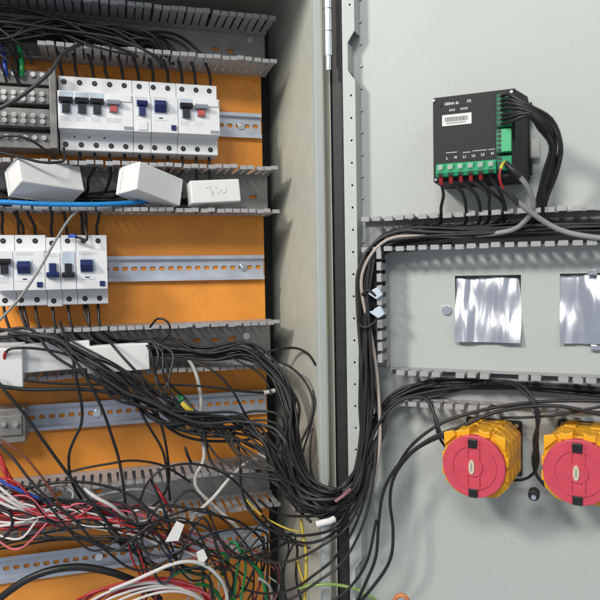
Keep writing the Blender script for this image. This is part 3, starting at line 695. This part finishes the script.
# door ducts: the wires that only lie in them
bundle([(366, 300, .020, 'd'), (370, 262, .020, 'd'), (388, 240, .018, 'd'), (440, 231, .016, 'd'), (520, 228, .016, 'd'), (620, 224, .016, 'd')], 12, 3.0, 'black wire packed in the door duct under the module', 'black wires packed in the door duct', dj=.006, pj=2.2, jit=.0006)
bundle([(366, 262, .022, 'd'), (364, 320, .022, 'd'), (366, 380, .022, 'd'), (367, 430, .026, 'd'), (360, 480, .04, 'd'), (345, 505, .05, 'd'), (325, 512, .058, 'd'), (300, 505, .07, 'd')], 9, 3.2, 'black wire packed upright in the channel beside the hinge', 'black wires in the upright door channel', dj=.006, pj=2.0, jit=.0008)
bundle([(372, 420, .03, 'd'), (395, 395, .022, 'd'), (440, 386, .016, 'd'), (520, 388, .016, 'd'), (620, 394, .016, 'd')], 4, 2.5, 'black wire lying in the switch duct on the door', 'black wires in the switch duct', dj=.004, pj=2, jit=.0006)
wire([(520, 234, .008, 'd'), (470, 236, .024, 'd'), (425, 236, .032, 'd'), (392, 238, .036, 'd'), (373, 252, .040, 'd'), (362, 275, .042, 'd'), (363, 300, .042, 'd'), (370, 330, .040, 'd'), (376, 365, .040, 'd'), (379, 400, .044, 'd'), (380, 440, .050, 'd'), (376, 475, .05, 'd'), (370, 500, .05, 'd')], 'pale grey cable bending down the upright door channel', .0019, 'wbeige', 'cable', cat='cable')
wire([(520, 233, .008, 'd'), (480, 234, .026, 'd'), (430, 232, .034, 'd'), (400, 231, .036, 'd'), (374, 243, .040, 'd'), (359, 268, .044, 'd'), (357, 300, .044, 'd'), (361, 360, .044, 'd'), (364, 420, .046, 'd'), (360, 470, .05, 'd'), (340, 497, .06, 'd')], 'faded black cable at the outside of the bend by the hinge', .0018, 'wire2', 'cable', cat='cable')
wire([(376, 296, .044, 'd'), (368, 290, .046, 'd'), (362, 295, .045, 'd')], 'short black strap looped round the upright wires', .0016, name='cable_strap', cat='strap')
wire([(358, 320, .044, 'd'), (362, 327, .050, 'd'), (370, 326, .050, 'd'), (377, 319, .045, 'd')], 'black strap sagging across the upright channel', .0015, name='cable_strap', cat='strap')
def tie(px, py, n, label):
    q = D(px, py, n); t = thing('cable_tie_mount', label, 'tie mount', q, DM)
    MB().prism_y([(q.x-.008, q.z-.001), (q.x+.001, q.z-.007), (q.x+.008, q.z-.002), (q.x+.003, q.z+.007), (q.x-.003, q.z+.004)], -n-.003, -n+.003).build('tie_block', M['window'], t, bevel=.001)
    MB().box(q.x-.013, q.x-.005, -n-.001, -n+.0005, q.z-.001, q.z+.0012).build('tie_tail', M['window'], t)
tie(376, 293, .042, 'upper pale cable tie mount on the upright duct'); tie(378, 312, .042, 'lower pale cable tie mount on the upright duct')

# module wires
for i, x in enumerate(T6):
    p0 = DM @ Vector((x, -MN-.008, .0985)); e = [(441, 214), (466, 214), (480, 213), (489, 212), (503, 209), (505, 212)][i]
    px = 442.5+9.9*i; py = 181-1.3*i
    mid = [(443.5, 195), (462, 192), (475, 193), (488, 193), (490, 191), (499, 190)][i]
    pre = [p0, Dw(px-1, py+3, .062), Dw(mid[0], mid[1], .058), Dw(e[0], e[1]-6, .044), Dw(e[0]-1, e[1]+10, .024), Dw(e[0]-16, e[1]+17, .018)]
    wire(None, f'black wire hanging from the {ORD[i]} screw of the module\'s bottom terminal', .0017, 'wire', group='black wires under the module', pre=pre)
    if i < 5: wire(None, f'red ferrule under the {ORD[i]} screw of the module\'s bottom terminal', .0022, 'ferrule', 'wire_ferrule', 'red ferrules under the module', 'ferrule', pre=[p0+Vector((0, 0, .002)), p0.lerp(pre[1], .5), pre[1]])
for i, z in enumerate(ZC1):
    p0 = DM @ Vector((cx0+.005, -MN-.006, z)); k = i-3
    pre = [p0, DM @ Vector((cx0+.012, -MN-.018, z-.002)), Dw(527+.3*k+rnd.gauss(0,.8), 110+1.9*k, .082+rnd.gauss(0,.002)), Dw(546-1.6*k+rnd.gauss(0,.9), 124+1.6*k, .075+rnd.gauss(0,.003)), Dw(555.5-1.9*k+rnd.gauss(0,1.2), 146, .066+rnd.gauss(0,.003)), Dw(551-1.9*k+rnd.gauss(0,1.2), 172, .056+rnd.gauss(0,.003)), Dw(543-1.5*k, 196, .044), Dw(538-1.6*k, 214, .034), Dw(528-4*k, 228, .020), Dw(490-8*k, 233, .016)]
    wire(None, f'black wire bowing out of the {ORD[i]} way of the module\'s upper green plug', .0019, 'wire', group='black wires bowing out of the upper green plug', pre=pre, jit=.0004)
wire([(503, 164, .070, 'd'), (500, 171, .074, 'd'), (500, 181, .074, 'd'), (504, 190, .070, 'd')], 'thin red wire at the lowest green plug of the module', .0011, 'wred')
wire([(505, 162, .069, 'd'), (502, 165, .072, 'd'), (501, 169, .073, 'd')], 'short orange wire end in the lowest green plug', .0016, 'wyel')
wire([(503, 188, .069, 'd'), (511, 196, .066, 'd'), (519, 204, .060, 'd')], 'black heat-shrink sleeve where the red wire joins the grey cable', .0030, 'wire2', 'heat_shrink_sleeve', cat='sleeve')
wire([(515, 200, .063, 'd'), (528, 210, .056, 'd'), (545, 222, .048, 'd'), (563, 231, .044, 'd'), (585, 236, .042, 'd'), (620, 240, .04, 'd')], 'dark grey cable slanting from the module along the door duct', .0027, 'wgrey', 'cable', cat='cable')
wire([(506, 163, .070, 'd'), (513, 170, .074, 'd'), (520, 177, .072, 'd')], 'black sleeve at the start of the pale grey module cable', .0027, 'wire', 'heat_shrink_sleeve', cat='sleeve')
wire([(519, 176, .072, 'd'), (527, 186, .066, 'd'), (533, 200, .056, 'd'), (532, 212, .048, 'd'), (524, 222, .042, 'd'), (512, 230, .036, 'd'), (480, 235, .028, 'd'), (445, 235, .022, 'd'), (420, 236, .012, 'd'), (400, 238, .006, 'd')], 'pale grey cable curling from the module back into the duct', .0026, 'wgrey', 'cable', cat='cable')

# switch wiring
wire([(345, 520, .05, 'd'), (360, 470, .055, 'd'), (378, 425, .05, 'd'), (398, 402, .044, 'd'), (418, 397, .042, 'd'), (428, 401, .042, 'd'), (434, 413, .046, 'd'), (440, 432, .052, 'd'), (450, 446, .045, 'd')], 'black wire dropping to the left switch from the lower door duct', .0017)
wire([(425, 398, .040, 'd'), (431, 403, .042, 'd'), (435, 418, .048, 'd'), (439, 437, .05, 'd'), (450, 452, .045, 'd')], 'second black wire twisted down to the left switch', .0015)
wire([(352, 612, .04, 'd'), (366, 582, .045, 'd'), (376, 556, .05, 'd'), (379, 520, .052, 'd'), (384, 490, .056, 'd'), (400, 463, .060, 'd'), (430, 439, .062, 'd'), (465, 425, .060, 'd'), (490, 414, .055, 'd'), (522, 407, .052, 'd'), (556, 406, .05, 'd'), (585, 411, .05, 'd'), (620, 418, .05, 'd')], 'long black wire crossing above both switches and hanging down the door', .0018)
wire([(345, 618, .04, 'd'), (372, 588, .046, 'd'), (390, 560, .052, 'd'), (393, 530, .054, 'd'), (390, 500, .056, 'd'), (395, 475, .058, 'd'), (415, 450, .060, 'd'), (450, 432, .062, 'd')], 'black wire hanging in a long curve from the left switch', .0018)
wire([(395, 470, .05, 'd'), (412, 445, .052, 'd'), (440, 424, .050, 'd'), (475, 412, .048, 'd'), (510, 405, .046, 'd'), (555, 401, .044, 'd'), (620, 401, .044, 'd')], 'upper black wire crossing over the lower door duct to the right', .0017)
wire([(500, 418, .042, 'd'), (535, 417, .044, 'd'), (570, 413, .044, 'd'), (620, 402, .044, 'd')], 'thin black wire crossing between the duct and right switch', .0014)
for k, lab in enumerate(('left black wire of the pair dropping between the two switches', 'right black wire of the pair dropping between the two switches')):
    wire([(470, 385, .024, 'd'), (503, 381, .030, 'd'), (520+4*k, 389-2*k, .042, 'd'), (533+2*k, 403, .05, 'd'), (537+2*k, 420, .05, 'd'), (537-3*k, 440, .045, 'd'), (533+3*k, 458, .04, 'd'), (536, 474, .03, 'd'), (545, 486, .02, 'd')], lab, .0017)
wire([(537, 440, .03, 'd'), (538, 462, .035, 'd'), (533, 474, .035, 'd'), (522, 480, .03, 'd'), (510, 480, .02, 'd')], 'black wire looping behind the left switch', .0015)

# hand-laid wires in the lower left
wire([(4, 357, -.105), (8, 350, -.112), (18, 348, -.115), (40, 349, -.115), (68, 355, -.118), (90, 367, -.12), (118, 386, -.12), (150, 403, -.12), (185, 418, -.12)], 'black wire with red tip looping out of the cube-like box', .0016)
wire([(4.5, 358.5, -.1045), (4.5, 355, -.1075), (6, 352, -.110)], 'red tip of a wire at the cube-like box', .0019, 'wred', 'wire_ferrule', cat='ferrule')
wire([(60, 322, -.06), (64, 334, -.095), (70, 347, -.115), (74, 365, -.125), (78, 388, -.125), (82, 408, -.12), (81, 425, -.115), (74, 440, -.11), (69, 455, -.105), (70, 475, -.10), (76, 490, -.09), (95, 520, -.08)], 'black wire hanging from the third duct and bending left at the rail', .0018)
wire([(40, 334, -.095), (58, 345, -.118), (76, 362, -.13), (90, 384, -.135), (103, 411, -.13), (112, 437, -.12), (119, 460, -.112), (124, 490, -.11), (127, 525, -.105)], 'black wire falling straight across the third rail to the lowest duct', .0018)
wire([(-10, 372, -.115), (6, 392, -.12), (25, 415, -.12), (45, 443, -.12), (68, 474, -.12), (100, 513, -.12), (138, 556, -.11), (160, 568, -.10), (190, 572, -.09)], 'black wire running diagonally across all the lower left', .0019)
wire([(105, 336, -.08), (114, 347, -.11), (132, 367, -.125), (155, 390, -.13), (180, 415, -.125), (205, 440, -.12)], 'black wire crossing the clean-fronted white box diagonally', .0016)
wire([(-10, 385, -.105), (30, 389.5, -.108), (70, 389, -.11), (100, 391, -.112), (130, 397, -.115), (170, 412, -.12), (200, 424, -.12)], 'thick black cable level above the third rail', .0024)
wire([(15, 379, -.10), (50, 383, -.10), (90, 384.5, -.10), (150, 384.5, -.105), (200, 386, -.11), (240, 391, -.11), (266, 393, -.105)], 'black wire stretched level above the third rail with white tip', .0015)
wire([(264, 393, -.1055), (275, 390.5, -.104)], 'small white tip on the level black wire', .0030, 'wwhite', 'wire_tip', cat='wire tip')
for k in range(5):
    wire([(8+13*k, 333, -.09), (38+9*k, 337+1.5*k, -.105), (70+8*k, 353+1.2*k, -.118), (98+7*k, 371+rnd.gauss(0,5), -.125+rnd.gauss(0,.006)), (130+5*k, 392+rnd.gauss(0,6), -.125), (165, 410+rnd.gauss(0,3), -.125), (200, 423+rnd.gauss(0,2), -.125), (240, 422+rnd.gauss(0,3), -.125), (268, 445+rnd.gauss(0,4), -.15), (288, 478+rnd.gauss(0,4), -.2), (304, 496, -.238), (332, 503, -.262), (352, 490, .05, 'd'), (366, 440, .04, 'd'), (366, 350, .034, 'd')],
         'black wire fanned over the white boxes and down to the third rail', .0016, 'wire2' if k % 3 == 1 else 'wire', group='black wires fanned over the white boxes', jit=.0006)
for k in range(5):
    g = lambda a: rnd.gauss(0, a)
    wire([(120, 352, -.05), (148+g(5), 344+g(3), -.09), (162+g(5), 352+g(4), -.108), (168+g(7), 376+g(6), -.118+g(.006)), (176+g(9), 396+g(6), -.122+g(.006)), (190+g(9), 416+g(5), -.125+g(.006)), (218+g(10), 424+g(5), -.125), (252+g(5), 434+g(8), -.13), (278+g(3), 466+g(8), -.17), (292, 492+g(4), -.215), (308, 503, -.240)],
         'black wire plunging from the box end into the knot at the rail', rnd.uniform(.0012, .0017), rnd.choice(['wire', 'wire2']), group='black wires plunging into the rail knot', jit=.0016)
wire([(150, 327, -.08), (158, 318.5, -.105), (168, 322, -.11), (170, 332, -.11), (163, 341, -.10), (150, 344, -.08)], 'small black loop of wire at the lip of the third duct', .0014)
wire([(222, 352, -.09), (240, 362, -.10), (262, 375, -.11), (272, 395, -.12)], 'thin black wire springing off the sheaf by the duct', .0012)
wire([(195, 362, -.10), (215, 372, -.115), (232, 390, -.12), (244, 412, -.12), (249, 420, -.115)], 'thin black wire curving down over the third rail', .0015)
wire([(150, 396, -.12), (158, 415, -.12), (165, 440, -.115), (169, 470, -.11), (168, 485, -.10), (160, 500, -.09), (150, 508, -.08)], 'black wire dropping past the orange panel, right one of two', .0016)
wire([(130, 392, -.12), (148, 425, -.12), (161, 447, -.118), (166, 465, -.115), (170, 500, -.10)], 'black wire dropping past the orange panel, left one of two', .0016)
wire([(185, 447, -.09), (188, 456, -.095), (192, 464, -.09)], 'short stub of black wire over the lowest duct', .0018)
wire([(172, 352, -.025), (186, 357, -.06), (196, 374, -.085), (201, 400, -.092), (200, 425, -.10), (204, 450, -.10), (203, 462, -.10), (195, 478, -.095), (198, 490, -.095), (212, 504, -.10), (232, 522, -.105), (250, 540, -.108), (262, 552, -.105)], 'light grey cable dropping from the third duct and hooking right', .0025, 'wlight', 'cable', cat='cable')
wire([(268, 456, -.10), (248, 462, -.11), (230, 478, -.115), (213, 498, -.115), (196, 514, -.11), (190, 524, -.105)], 'light grey cable arching across the lowest duct', .0024, 'wlight', 'cable', cat='cable')
wire([(258, 452, -.12), (272, 462, -.13), (284, 478, -.15), (298, 500, -.18)], 'short light grey cable end right of the lowest duct', .0022, 'wlight', 'cable', cat='cable')
wire([(190, 528, -.085), (212, 540, -.09), (240, 548, -.09), (256, 553, -.085)], 'pale cable with white tip above the lowest rail', .0022, 'wlight', 'cable', cat='cable')
wire([(215, 423, -.115), (230, 430, -.12), (238, 445, -.12), (240, 462, -.13), (241, 485, -.135), (247, 505, -.135), (262, 522, -.13), (285, 540, -.14), (310, 548, -.16)], 'black wire with a shiny back curving right of the lowest duct', .0016)
wire([(69, 472, -.10), (85, 468, -.105), (108, 464, -.107), (132, 460.5, -.107), (158, 464, -.105), (175, 472, -.10), (190, 482, -.09)], 'black wire arched over the lip of the lowest duct', .0015)
wire([(140, 500, -.12), (148, 482, -.125), (165, 468, -.125), (195, 464, -.122), (225, 474, -.12), (245, 492, -.12), (262, 512, -.12)], 'black wire looping in a wide arch over the lowest duct', .0015)
# yellow and green earth ends at the third rail knot
wire([(180, 418, -.11), (177, 405, -.115), (183, 398, -.118), (178, 396, -.11)], 'green earth wire end in the knot at the third rail', .0020, 'wgreen')
wire([(182, 403, -.126), (187, 408, -.129), (193, 412, -.126)], 'yellow earth wire end in the knot at the third rail', .0034, 'wyel')
wire([(172, 420, -.11), (180, 426, -.115), (190, 421, -.11)], 'green wire under the knot at the third rail', .0022, 'wgreen')
# side wall loops
wire([(250, 356, -.05), (275, 350, -.07), (295, 348, -.10), (308, 354, -.13), (316, 365, -.16)], 'black wire sticking out over the side wall by the flange', .0017)
wire([(262, 360, -.09), (285, 364, -.11), (304, 380, -.14), (313, 402, -.16), (309, 425, -.17), (300, 445, -.18), (296, 470, -.19)], 'black wire bulging over the side wall beside the sheaf', .0016)
wire([(296, 476, -.20), (304, 448, -.175), (311, 425, -.18), (315, 405, -.18), (313, 390, -.17)], 'thin black wire against the cabinet side wall', .0012)
wire([(312, 428, -.18), (310, 448, -.19), (311, 470, -.21), (317, 484, -.235), (330, 490, -.262), (345, 485, .05, 'd')], 'black wire curving under the flange to the door', .0016)
# wide smile-shaped arcs to the door across the opening
AG = 'black wires hanging in arcs across the hinge opening'
for k, pts in enumerate((
    [(246, 505, -.13), (262, 525, -.15), (285, 534, -.19), (310, 535, -.235), (333, 529, -.264), (347, 512, .05, 'd'), (357, 490, .055, 'd'), (362, 450, .05, 'd'), (362, 380, .04, 'd')],
    [(262, 515, -.12), (278, 530, -.16), (300, 542, -.22), (322, 540, -.26), (340, 528, .048, 'd'), (356, 505, .055, 'd'), (366, 470, .052, 'd'), (370, 420, .045, 'd'), (368, 350, .036, 'd')],
    [(236, 540, -.11), (256, 557, -.14), (280, 563, -.19), (303, 557, -.235), (325, 544, -.264), (346, 528, .05, 'd'), (362, 498, .055, 'd'), (371, 455, .05, 'd'), (372, 400, .042, 'd')],
    [(240, 588, -.11), (265, 594, -.15), (290, 590, -.21), (315, 575, -.25), (336, 557, .046, 'd'), (356, 525, .055, 'd'), (368, 485, .056, 'd'), (374, 440, .05, 'd')],
    [(262, 606, -.14), (290, 600, -.21), (318, 582, -.252), (342, 562, .05, 'd'), (360, 530, .058, 'd'), (371, 490, .058, 'd'), (377, 440, .05, 'd')],
    [(300, 612, -.24), (330, 602, -.266), (352, 585, .05, 'd'), (368, 560, .055, 'd'), (377, 520, .056, 'd')],
    [(258, 500, -.12), (276, 512, -.16), (300, 516, -.225), (325, 514, -.264), (346, 500, .052, 'd'), (360, 470, .054, 'd'), (366, 430, .046, 'd')],
    [(270, 470, -.13), (280, 490, -.17), (296, 508, -.225), (311, 522, -.25)])):
    wire(pts, f'{["uppermost long","second","third","broad low","lower broad","lowest","short upper","cut-off"][k]} black arc of wire hanging between cabinet and door', .0016, 'wire2' if k in (2, 4) else 'wire', group=AG, jit=.0006)
wire([(301, 519, -.21), (303, 535, -.215), (306, 552, -.22), (306, 575, -.225), (304, 610, -.225)], 'yellow earth wire hanging on the cabinet side wall', .0018, 'wyel')
wire([(297, 560, -.21), (301, 575, -.215), (305, 586, -.22)], 'short yellow wire joining the hanging earth wire', .0014, 'wyel')
wire([(297, 588, -.22), (318, 584.5, -.25), (338, 585, .045, 'd'), (358, 590, .03, 'd'), (375, 600, .02, 'd'), (385, 612, .015, 'd')], 'lime earth wire crossing the hinge gap at the bottom', .0018, 'wlime')
wire([(279, 560, -.12), (282, 575, -.13), (284, 590, -.13), (288, 612, -.13)], 'thick black wire running down the bottom of side wall', .0022)
q = C(325, 522, -.29)
t = thing('wire_label', 'white paper label wrapped on the wire bunch at the hinge', 'label', q)
MB().tube([q+Vector((-.010, -.001, -.001)), q+Vector((-.003, -.002, .0005)), q+Vector((.004, -.002, .001)), q+Vector((.010, 0, .002))], .0034, 10).build('label_wrap', M['label'], t)
q = C(343, 496, -.285)
t = thing('wire_sleeve', 'faded pink sleeve among the black wires at the hinge', 'sleeve', q)
MB().tube([q+Vector((-.009, 0, -.005)), q, q+Vector((.010, .004, .005))], .0018, 8).build('sleeve_tube', M['wdull'], t)

# coloured tangle in the lowest duct
def hand(pts, label, m, r=.0018, group=None, jit=.0006, name='wire', cat='wire'): return wire(pts, label, r, m, name, group, cat, jit=jit)
RG, WG, BG = 'red wires at lower left', 'white wires at lower left', 'blue wires at lower left'
for k in range(5):
    hand([(-12+3*k, 440+6*k, -.10), (1+2*k, 458+5*k, -.112), (7+3*k, 478+3*k, -.115), (14+5*k, 492+2*k, -.11), (34+6*k, 503+2*k, -.10), (58+5*k, 513+rnd.gauss(0,2), -.09), (95, 516+rnd.gauss(0,3), -.07), (140, 508+rnd.gauss(0,3), -.05)], 'red wire falling down the left edge into the lowest duct', 'wred', .0019, RG)
for k in range(6):
    hand([(-15, 512+3.2*k, -.09), (15, 518+2.2*k, -.10), (40, 521+1.2*k, -.10), (62, 518+rnd.gauss(0,1.5), -.10), (85, 510+rnd.gauss(0,2), -.095), (110, 511+rnd.gauss(0,2), -.085), (130, 524+rnd.gauss(0,2), -.08), (150, 540, -.07)], 'red wire lying level along the lowest duct', 'wred' if k % 3 else 'wpink', .0019, RG)
for k in range(3):
    hand([(-12, 478+9*k, -.115), (8, 494+6*k, -.122), (25, 506+3*k, -.120), (50, 513+2*k, -.11), (75, 512+rnd.gauss(0,2), -.105), (100, 507, -.09), (125, 500, -.06)], 'white wire sweeping from the left edge into the lowest duct', 'wwhite', .0018, WG)
hand([(-10, 527, -.115), (20, 523, -.118), (45, 521, -.11), (60, 525, -.09)], 'white wire level at the lip of the lowest duct', 'wwhite')
hand([(84, 488, -.115), (97, 497, -.12), (112, 505, -.12), (125, 516, -.11), (129, 524, -.09)], 'stiff white wire slanting across the lowest duct', 'wwhite', .0024)
hand([(132, 512, -.09), (150, 508, -.10), (168, 513, -.10), (180, 525, -.09)], 'white wire arching at the middle of the lowest duct', 'wwhite')
hand([(-12, 474, -.11), (6, 484, -.115), (28, 494, -.118), (48, 502, -.115), (65, 511, -.11), (72, 517, -.10)], 'upper blue wire crossing the red ones', 'wblue', .0020, BG)
hand([(95, 515, -.09), (112, 517, -.10), (128, 523, -.105), (145, 528, -.105), (160, 537, -.10), (168, 552, -.095), (171, 572, -.09), (172, 590, -.08)], 'right blue wire bending down over the lowest rail', 'wblue', .0018, BG)
hand([(60, 505, -.11), (66, 512, -.115), (72, 500, -.115), (73, 492, -.11), (62, 486, -.10), (50, 487, -.08)], 'grey wire curl inside the lowest duct', 'wgrey', .0017)
hand([(72, 506, -.085), (90, 499, -.09), (115, 492.5, -.092), (140, 490, -.09), (160, 497, -.08), (170, 508, -.07)], 'grey cable humped along the lowest duct', 'wgrey', .0022, name='cable', cat='cable')
hand([(150, 480, -.07), (158, 490, -.10), (166, 502, -.105), (172, 512, -.09)], 'short red wire on the middle of the lowest duct', 'wred', .0020)
for k in range(6):
    hand([(60+6*k, 612, -.10), (85+6*k, 594+rnd.gauss(0,1.5), -.115), (118+5*k, 584+1.2*k, -.12), (150+5*k, 578+2*k, -.12), (178+4*k, 580+2*k, -.115), (200+3*k, 590+2*k, -.11), (212+2*k, 612, -.10)], 'red wire arching along the bottom edge', ['wred', 'wpink', 'wred', 'wpink'][k % 4], .0018, 'red wires arching at the bottom')
for k in range(4):
    hand([(70+12*k, 615, -.105), (100+10*k, 596+2*k, -.12), (130+10*k, 586+2*k, -.125), (160+8*k, 583+3*k, -.122), (190+5*k, 592+3*k, -.115), (205+3*k, 612, -.10)], 'white wire arching among the red ones at the bottom', 'wwhite', .0017, 'white wires arching at the bottom')
hand([(110, 590, -.125), (132, 581, -.132), (150, 573, -.135), (172, 564, -.138), (192, 561.5, -.138), (208, 567, -.135), (221, 580, -.13), (226, 594, -.12), (227, 612, -.11)], 'tall white arc of wire above the red arches', 'wwhite', .0024)
hand([(138, 560, -.09), (150, 545, -.10), (162, 556, -.095), (158, 572, -.09)], 'thin white wire curl over the lowest rail', 'wwhite', .0013)
hand([(-12, 608, -.08), (8, 592, -.09), (28, 579, -.095), (52, 570, -.10), (80, 567, -.10), (106, 571, -.10), (125, 577, -.098), (142, 585, -.09), (160, 600, -.08)], 'thick black tube arching over the lowest rail', 'wire', .0046, jit=0, name='tube', cat='tube')
for k, (pts, r) in enumerate((([(225, 552, -.10), (232, 542, -.12), (240, 552, -.125), (236, 575, -.12), (233, 612, -.11)], .0017), ([(240, 550, -.115), (250, 562, -.12), (262, 578, -.12), (268, 612, -.11)], .0024), ([(190, 570, -.11), (200, 566, -.118), (212, 572, -.115), (222, 585, -.11), (232, 600, -.10)], .0018), ([(168, 582, -.11), (180, 572, -.115), (195, 574, -.112), (210, 580, -.11), (214, 600, -.1)], .0018), ([(205, 556, -.10), (216, 550, -.11), (228, 560, -.11), (222, 575, -.10)], .0026), ([(245, 550, -.12), (246, 568, -.125), (243, 590, -.12), (240, 612, -.11)], .0016), ([(185, 590, -.10), (200, 584, -.11), (216, 592, -.105), (225, 610, -.1)], .0022))):
    hand(pts, ['green wire forking at the bottom of the tangle', 'thick green wire slanting right at the bottom', 'green wire curled behind the white arc', 'green wire lying left of the white arc', 'short fat green loop by the lowest rail', 'thin green wire hanging straight at bottom right', 'green wire half hidden under red arches'][k], 'wgreen', r, 'green earth wires at the bottom')
hand([(246, 500, -.10), (255, 510, -.11), (265, 518, -.12), (285, 528, -.14), (300, 532, -.16)], 'yellow-green wire at the end of the lowest duct', 'wyel', .0012)
hand([(-12, 432, -.11), (20, 452, -.12), (38, 472, -.125), (52, 492, -.125), (62, 510, -.12)], 'dull brown wire slanting across the left of the lowest duct', 'wbrown', .0015)
hand([(-10, 438, -.12), (12, 458, -.125), (30, 480, -.128), (50, 500, -.128), (75, 520, -.122), (95, 540, -.115), (120, 550, -.11), (150, 547, -.11)], 'dark wire sagging from the left edge over the lowest rail', 'wire2', .0017)
hand([(150, 478, -.12), (160, 500, -.125), (170, 530, -.125), (160, 545, -.12), (140, 548, -.115), (110, 540, -.11)], 'black wire hooking back above the lowest rail', 'wire', .0016)
hand([(-12, 545, -.10), (6, 536, -.115), (12, 522, -.12), (8, 512, -.118), (-10, 508, -.11)], 'black wire looped at the left edge of the lowest duct', 'wire', .0018)
TG = 'black wires tangled over the lowest duct'
for k in range(12):
    x = rnd.uniform(20, 150); y = rnd.uniform(488, 545); x2 = rnd.uniform(200, 300); y2 = rnd.uniform(510, 590)
    pts = [(-30, y+rnd.uniform(-10, 25), -.06), (x*.5-6, y-rnd.uniform(-6, 20), -.11), (x, y, -.12)]
    nmid = 3
    for j in range(1, nmid+1):
        f = j/(nmid+1); pts.append((x+(x2-x)*f+rnd.gauss(0, 8), y+(y2-y)*f+rnd.gauss(0, 24)+12*math.sin(math.pi*f), -.125+rnd.gauss(0, .008)))
    pts += [(x2, y2, -.12), (x2+rnd.uniform(-10, 20), y2+rnd.uniform(20, 40), -.11), (x2+rnd.uniform(-30, 20), 630, -.08)]
    wire(pts, 'black wire in the tangle over the lowest duct and rail', rnd.uniform(.0012, .0018), rnd.choice(['wire', 'wire', 'wire2']), group=TG, jit=.001)
for k in range(7):
    x = rnd.uniform(150, 230); y = rnd.uniform(415, 440)
    pts = [(x-70+rnd.gauss(0, 8), 354, -.03), (x-45+rnd.gauss(0, 8), 385+rnd.gauss(0, 8), -.10), (x-20, y-16, -.118), (x, y, -.125), (x+rnd.uniform(20, 40), y+rnd.uniform(-8, 20), -.128), (x+rnd.uniform(50, 75), y+rnd.uniform(0, 45), -.14), (285+rnd.gauss(0, 4), 480+rnd.gauss(0, 8), -.19), (306, 498+rnd.gauss(0, 4), -.238), (333, 503+rnd.gauss(0, 4), -.264), (350, 490+rnd.gauss(0, 5), .05, 'd'), (364+rnd.gauss(0, 3), 455, .046, 'd'), (367+rnd.gauss(0, 3), 400, .036, 'd')]
    wire(pts, 'black wire straggling from the rail knot to the hinge', rnd.uniform(.0013, .0017), rnd.choice(['wire', 'wire2', 'wire']), group='black wires straggling from the rail knot', jit=.001)
def flag(label, px, py, d, wd, ht, rz):
    q = C(px, py, d); t = thing('wire_flag', label, 'wire tag', q)
    c_, s_ = math.cos(rz), math.sin(rz); P = [(-wd, -ht), (wd*.8, -ht*.7), (wd, ht*.8), (-wd*.2, ht)]
    MB().prism_y([(q.x+x*c_-z*s_, q.z+x*s_+z*c_) for x, z in P], q.y-.0006, q.y+.0006).build('paper_flag', M['label'], t)
flag('larger white paper tag on a wire over the lowest duct', 175, 532, -.135, .0085, .0135, -.3)
flag('smaller white paper tag on a wire over the lowest rail', 201, 557, -.135, .0075, .0085, .5)
wire([(392, 606, .02, 'd'), (397, 596.5, .026, 'd'), (405, 596, .026, 'd'), (410, 606, .02, 'd')], 'orange wire hump at the bottom edge of the door', .0026, 'worange')
wire([(268, 612, -.10), (272, 596, -.12), (268, 584, -.125), (258, 578, -.12)], 'clear grey tube end at the bottom beside the green wires', .0020, 'wgrey')
CG = 'thin coloured wires tangled at the lower left'
for k in range(16):
    y = 488+rnd.uniform(0, 56); x2 = rnd.uniform(90, 240)
    hand([(-15, y-10, -.10), (20+rnd.gauss(0, 6), y+rnd.gauss(0, 8), -.122), (55+rnd.gauss(0, 3), 514+rnd.gauss(0, 7), -.120), (98+rnd.gauss(0, 3), 518+rnd.gauss(0, 9), -.118), (x2*.5+70, 530+rnd.gauss(0, 12), -.115), (x2+30, 560+rnd.gauss(0, 10), -.11), (x2+40, 590, -.10), (x2+20, 625, -.08)],
         ['thin red wire', 'thin white wire', 'thin black wire', 'thin dull red wire'][k % 4]+' in the coloured tangle at the lower left', ['wred', 'wwhite', 'wire', 'wpink'][k % 4], rnd.uniform(.0009, .0014), CG, jit=.0012)
for k in range(6):
    bx = rnd.uniform(378, 388)
    wire([(300, 506+rnd.gauss(0, 4), -.235), (333, 508+rnd.gauss(0, 4), -.264), (352, 500+rnd.gauss(0, 4), .052, 'd'), (368, 470+rnd.gauss(0, 4), .052, 'd'), (bx-2, 430, .046, 'd'), (bx-8, 395, .040, 'd'), (372, 350, .034, 'd'), (369, 300, .030, 'd'), (374, 262, .028, 'd'), (395, 240, .024, 'd'), (440, 234, .020, 'd')],
         'black wire standing loose at the outer side of the hinge bunch', .0016, rnd.choice(['wire', 'wire2']), group='loose black wires of the hinge bunch', jit=.0014)
